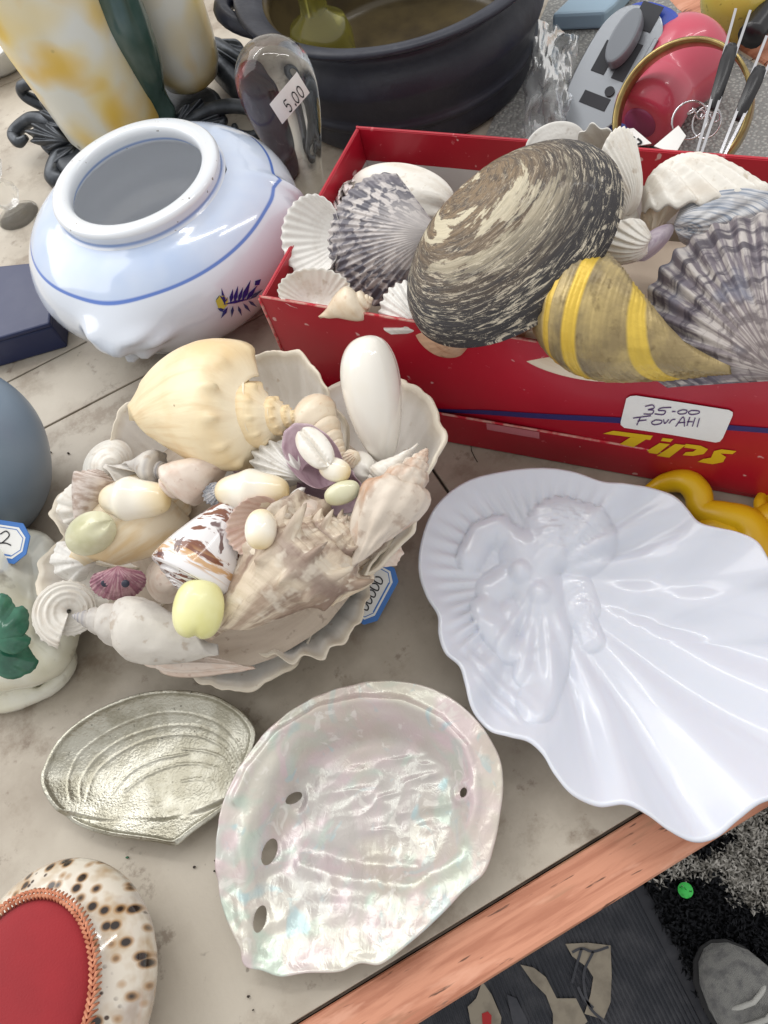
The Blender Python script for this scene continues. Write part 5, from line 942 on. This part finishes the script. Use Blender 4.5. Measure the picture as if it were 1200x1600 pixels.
def ab_z(r, a, px, py, zr):
    d = segd(px, py, inner); ins = sstep(0, 1, 0 * d)
    upper = 1 - sstep(1290, 1400, py + .12 * (px - 560))
    shelf = sstep(.60, .86, r); plain = r ** 1.9
    s = plain * (1 - upper) + upper * (.25 * plain + .75 * shelf)
    z = .0045 + (zr - .0045) * s + upper * .0036 * np.exp(-(d / 9) ** 2)
    p3 = np.stack([px * .021, py * .030, px * 0 + 4], -1); p3[..., 0] += .5 * vn(p3 * .7 + 3); p3[..., 1] += .5 * vn(p3 * .7 + 11); z = z + .0016 * fbm(p3 * A(.85, .75, 1), 2) * (1 - sstep(.72, .95, r))
    p4 = np.stack([px * .07 + .4 * np.sin(py * .02), py * .018, px * 0 + 9], -1); z = z + .0005 * fbm(p4, 2) * sstep(1230, 1330, py) * (1 - .6 * sstep(.9, 1, r))
    z = z + .0024 * np.exp(-(segd(px, py, [(470, 1350), (540, 1372), (640, 1385), (715, 1345)]) / 13) ** 2) - .0016 * np.exp(-(segd(px, py, [(480, 1322), (560, 1345), (650, 1355)]) / 12) ** 2)
    rg_ = 1 - 2.2 * np.abs(vn(np.stack([px * .030 + .25 * np.sin(py * .05), py * .055 + px * .012, px * 0 + 6], -1))); z = z + .0008 * rg_ * np.exp(-(np.hypot(px - 610, (py - 1240) * 1.1) / 105) ** 4)
    z = z + .0004 * np.cos(px * .15 + .8 * np.sin(py * .021) + .004 * (py - 1300) * (px - 560) * .05) * sstep(1290, 1350, py) * (1 - sstep(1440, 1500, py)) * (1 - sstep(.75, .95, r))
    ridge = segd(px, py, [(440, 1205), (398, 1290), (380, 1400), (388, 1490)]); z = z + .0042 * np.exp(-(ridge / 16) ** 2)
    gro = segd(px, py, [(485, 1200), (440, 1300), (412, 1390), (404, 1480)]); z = z - .0024 * np.exp(-(gro / 18) ** 2)
    for hx, hy, ra, rb_, t in HOL: z = z + .0016 * np.exp(-((np.hypot(px - hx, (py - hy) * .75) - ra * 1.25) / 7) ** 2)
    e = np.hypot(px - 722, py - 1237); z = z - .004 * np.exp(-(e / 9) ** 2) + .002 * np.exp(-((e - 14) / 4) ** 2)
    ed = fbm(np.stack([px * .04, py * .04, px * 0 + 2], -1), 2); z = z + .0012 * ed * sstep(.85, 1, r)
    return z
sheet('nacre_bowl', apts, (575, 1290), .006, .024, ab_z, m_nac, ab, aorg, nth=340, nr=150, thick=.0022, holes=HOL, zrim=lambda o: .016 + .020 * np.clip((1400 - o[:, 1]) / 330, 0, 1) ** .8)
# ---- pewter clam dish
m_pew = mat('hammered_pewter', S(192, 190, 178), [(T(s=(60, 60, 60), d=4), [(.45, 0), (.62, .8)], S(158, 154, 138)), (T(s=(300, 300, 300), d=2), [(.68, 0), (.74, .7)], S(84, 82, 74))], rough=.30, metal=.92, bump=[(T(s=(620, 620, 620), d=2), .6, .0009)], rlayer=(T(s=(30, 30, 30)), .32, .46))
def c3(x, y): return (40 + x / 3, 1050 + y / 3)
ppts = [c3(*p) for p in [(75, 510), (95, 430), (150, 330), (230, 250), (330, 185), (430, 140), (540, 105), (660, 90), (780, 95), (880, 115), (960, 155), (1020, 200), (1060, 255), (1070, 300), (1055, 370), (1012, 470), (950, 590), (880, 650), (780, 725), (715, 785), (680, 802), (600, 787), (480, 770), (380, 755), (270, 725), (180, 680), (112, 600)]]
porg = U(230, 1200, 0); pd = thing('pewter_clam_dish', 'hammered pewter dish shaped like a clam shell', 'dish', tuple(porg))
ARC = [[c3(*p) for p in spline(g, 40)] for g in [[(205, 600), (195, 530), (205, 470), (260, 370), (400, 270), (560, 205), (680, 187), (800, 200), (920, 250), (1000, 340), (1022, 400)], [(252, 590), (255, 510), (320, 410), (440, 320), (600, 262), (740, 247), (860, 270), (950, 330), (1000, 425)], [(278, 600), (320, 480), (420, 390), (560, 320), (700, 292), (820, 300), (920, 350), (960, 410), (975, 490)], [(400, 570), (480, 480), (600, 415), (760, 380)], [(735, 360), (840, 370), (920, 400), (965, 460)], [(460, 560), (560, 490), (680, 440), (790, 428), (900, 450)], [(730, 510), (800, 500), (860, 510), (890, 530)]]]
HNG = [c3(*p) for p in [(160, 655), (330, 688), (500, 697), (650, 690), (800, 650), (960, 585)]]
def pew_z(r, a, px, py, zr):
    hx = np.array([p[0] for p in HNG]); hy = np.array([p[1] for p in HNG]); below = py - np.interp(px, hx, hy)
    bowl_ = .004 + (zr - .004) * np.clip(r, 0, 1) ** 2.6 - .0015 * np.exp(-(np.clip(-below, 0, 99) / 14) ** 2)
    flap = .0105 + .0055 * np.clip(below / 35, 0, 1)
    w_ = sstep(-5, 4, below); z = bowl_ * (1 - w_) + np.maximum(flap, 0) * w_
    for ln in ARC: z = z + .0005 * np.exp(-(segd(px, py, ln) / 2.4) ** 2)
    return z + .0012 * np.exp(-((r - .975) / .02) ** 2)
sheet('dish_body', ppts, (225, 1190), .004, .019, pew_z, m_pew, pd, porg, nth=340, nr=150, thick=.0022)
# ---- tiger cowrie pincushion
m_tiger = mat('tiger_cowrie', S(228, 220, 206), [
    (T(s=(50, 50, 50), d=3), [(.48, 0), (.62, .7)], S(186, 158, 120)), (T(s=(24, 24, 24), d=2), [(.55, 0), (.7, .6)], S(158, 154, 164)),
    (T('voro', s=(150, 150, 24)), [(.32, .8), (.48, 0)], S(176, 130, 74)), (T('voro', s=(150, 150, 24)), [(.22, 1), (.36, 0)], S(44, 32, 28)),
    (T('voro', s=(230, 230, 30)), [(.16, 1), (.28, 0)], S(70, 50, 40), T(s=(30, 30, 30), d=1), [(.5, 0), (.6, 1)])], rough=.10, coat=.5)
m_felt = mat('red_felt', S(150, 26, 36), [(T(s=(30, 30, 30), d=3), [(.4, 0), (.7, .6)], S(130, 20, 30))], rough=.85, sheen=.3, bump=[(T(s=(900, 900, 900), d=2), .3, .0006)])
m_braid = mat('copper_braid', S(206, 138, 106), [(T(s=(200, 200, 200), d=2), [(.45, 0), (.6, .8)], S(166, 92, 62))], rough=.55)
corg = U(62, 1540, 0); cw = thing('tiger_cowrie_pincushion', 'spotted tiger cowrie with a red felt pincushion and copper braid', 'pincushion', tuple(corg))
t_ = np.linspace(0, PI, 60)[None, :]; a_ = np.linspace(0, 2 * PI, 96, endpoint=False)[:, None]
ca = U(86, 1545, .036) - corg; ea = nrm(A(.35, 1, 0)); eb = A(ea[1], -ea[0], 0)
cx_, cy_, cz_ = np.sin(t_) ** .85 * np.cos(a_), np.sin(t_) ** .85 * np.sin(a_), -np.cos(t_) + 0 * a_
Pc = ca + ea * (cx_ * .060)[..., None] + eb * (cy_ * .051)[..., None] + A(0, 0, 1) * (np.where(cz_ > 0, cz_ * .028, cz_ * .0355))[..., None]
grid('shell_body', Pc, m_tiger, cw, cu=True)
fc = U(30, 1562, .066) - corg; fa, fb = .043, .035
fp_ = np.array([[fc + ea * fa * rr * math.cos(t) + eb * fb * rr * math.sin(t) + A(0, 0, .006 * math.sqrt(max(0, 1 - rr ** 2.5)) - .003) for rr in np.linspace(0, 1, 16)] for t in np.linspace(0, 2 * PI, 72, endpoint=False)]); grid('felt_cushion', fp_, m_felt, cw, cu=True)
nb_ = 110; gr = []
for i in range(nb_):
    t = i / nb_ * 2 * PI; q = lambda tt, k, h: fc + ea * (fa + k) * math.cos(tt) + eb * (fb + k) * math.sin(tt) + A(0, 0, h)
    dt = 2 * PI / nb_
    gr.append(tube_pts([q(t - dt * .5, -.0012, -.002), q(t, .0000, .0010), q(t + dt * .9, .0012, .0005)], [.0005, .0009, .0005], 6)); gr.append(tube_pts([q(t - dt * .5, .0036, -.003), q(t, .0027, .0004), q(t + dt * .9, .0015, .0006)], [.0005, .0009, .0005], 6))
bo_ = joined('braid', gr, m_braid, cw); bo_['kind'] = 'stuff'
# ---- yellow balloon
m_rubber = mat('yellow_rubber', S(232, 190, 28), [(T(s=(20, 20, 20), d=2), [(.45, 0), (.7, .6)], S(222, 170, 14))], rough=.32)
bl = thing('balloon', 'limp yellow rubber balloon between the red lid and milk glass dish', 'balloon', tuple(U(1130, 810, 0))); b0 = U(1130, 810, 0)
def bt_(pts, rad, nm): p = spline([U(*q) - b0 for q in pts], 40); tube(nm, p, np.interp(np.linspace(0, 1, 40), np.linspace(0, 1, len(rad)), rad), m_rubber, bl, n=16)
bt_([(1005, 768, .006), (1035, 756, .008), (1070, 752, .014), (1090, 770, .012), (1098, 798, .009), (1130, 806, .012), (1165, 818, .012), (1180, 850, .010), (1178, 900, .008)], [.002, .006, .008, .0085, .008, .009, .0105, .010, .008], 'neck')
bt_([(1090, 835, .006), (1115, 826, .008), (1140, 838, .008), (1150, 870, .006)], [.006, .0085, .009, .006], 'fold')
bt_([(1180, 815, .006), (1215, 812, .01), (1240, 830, .01), (1260, 870, .008)], [.008, .012, .012, .006], 'fold')
bt_([(1192, 768, .008), (1188, 785, .010), (1192, 800, .010), (1205, 795, .010), (1204, 775, .008)], [.002, .004, .004, .004, .003], 'lip')
# ---- ceramic oyster planter at the left edge with its tag
m_cer = mat('cream_majolica', S(226, 226, 216), [(T(s=(16, 16, 16), d=4), [(.48, 0), (.7, .7)], S(212, 206, 170)), (T(s=(40, 40, 40), d=4), [(.6, 0), (.72, .8)], S(120, 108, 92))], rough=.16, coat=.5)
m_leafg = mat('green_majolica', S(58, 118, 94), [(T(s=(60, 60, 60), d=4), [(.42, 0), (.60, .9)], S(36, 88, 70)), (T(s=(40, 40, 40), d=3), [(.56, 0), (.66, .7)], S(120, 164, 146))], rough=.2, coat=.4); m_gill = mat('brown_glaze', S(104, 92, 78), [(T(s=(60, 60, 20)), [(.4, 0), (.7, .9)], S(60, 52, 44))], rough=.4)
oorg = U(-20, 1010, 0); oy = thing('oyster_planter', 'white ceramic oyster planter with green leaves at the left edge', 'planter', tuple(oorg))
opts = [(-150, 1000), (-110, 1070), (-40, 1094), (5, 1094), (45, 1082), (78, 1062), (96, 1036), (96, 1014), (80, 1002), (60, 985), (0, 960), (-100, 950)]
def oy_z(r, a, px, py, zr): return .020 - .006 * r ** 3 + .003 * fbm(np.stack([px * .03, py * .03, px * 0], -1), 3) * (1 - r * .5) - .007 * np.exp(-(segd(px, py, [(42, 1062), (55, 1066), (68, 1054)]) / 6) ** 2)
sheet('base', opts, (-10, 1030), .02, .014, oy_z, m_cer, oy, oorg, nth=120, nr=40, thick=.012)
upts = [(-150, 900), (-90, 850), (-20, 838), (30, 842), (48, 858), (52, 880), (58, 905), (56, 930), (66, 955), (64, 985), (50, 1010), (0, 1030), (-80, 1035), (-150, 980)]
def up_z(r, a, px, py, zr): return zr + (.078 - zr) * (1 - r ** 3.2) - .004 * np.exp(-((px - 30) / 14) ** 2) + .0022 * fbm(np.stack([px * .035, py * .02, px * 0 + 1], -1), 3) + .0012 * np.cos(px * .22) * sstep(.55, .95, r)
sheet('shell_body', upts, (-40, 935), .07, .044, up_z, m_cer, oy, oorg, nth=150, nr=50, thick=.030)
for k, (x, y) in enumerate([(68, 1000), (76, 1008), (84, 1014), (92, 1018)]):
    tube('gill', spline([U(x - 14, y - 30, .050) - oorg, U(x - 6, y - 10, .036) - oorg, U(x, y + 16, .022) - oorg], 14), [.002, .0026, .003, .003, .003, .003, .003, .003, .003, .003, .003, .003, .0026, .002], m_gill, oy, n=8)
for hx, mg in [((-8, 1000, .086), (40, 950, .080)), ((-20, 1020, .078), (58, 1040, .058)), ((-8, 1000, .086), (48, 1002, .072)), ((-12, 985, .088), (8, 928, .088))]:
    h, g = U(*hx), U(*mg); L = float(np.linalg.norm(g - h)); lf = bivalve('leaf', L, .80, .14, m_leafg, psim=66, k=.8, ribs=3, amp=.02, wav=.04, edge=.03, nps=40, nv=14, thick=.03); lay(lf, h, g); mw = lf.matrix_world.copy(); lf.parent = oy; lf.matrix_basis = Matrix.Translation(tuple(-oorg)) @ mw
tg = U(8, 846, .066); e1 = nrm(U(46, 830, .066) - U(-30, 838, .066)); e1 = nrm(U(30, 862, .066) - U(-30, 852, .066)); up_ = nrm(CP - tg); e2 = nrm(np.cross(up_, e1))
price_tag('price_tag', 'blue bordered tag with a written 2 on the oyster planter', tg - e1 * .008, e1, e2, .052, .026, [[(.004, .004), (.008, .0065), (.011, .004), (.007, -.001), (.005, -.0015), (.010, -.001), (.014, -.0018)]])
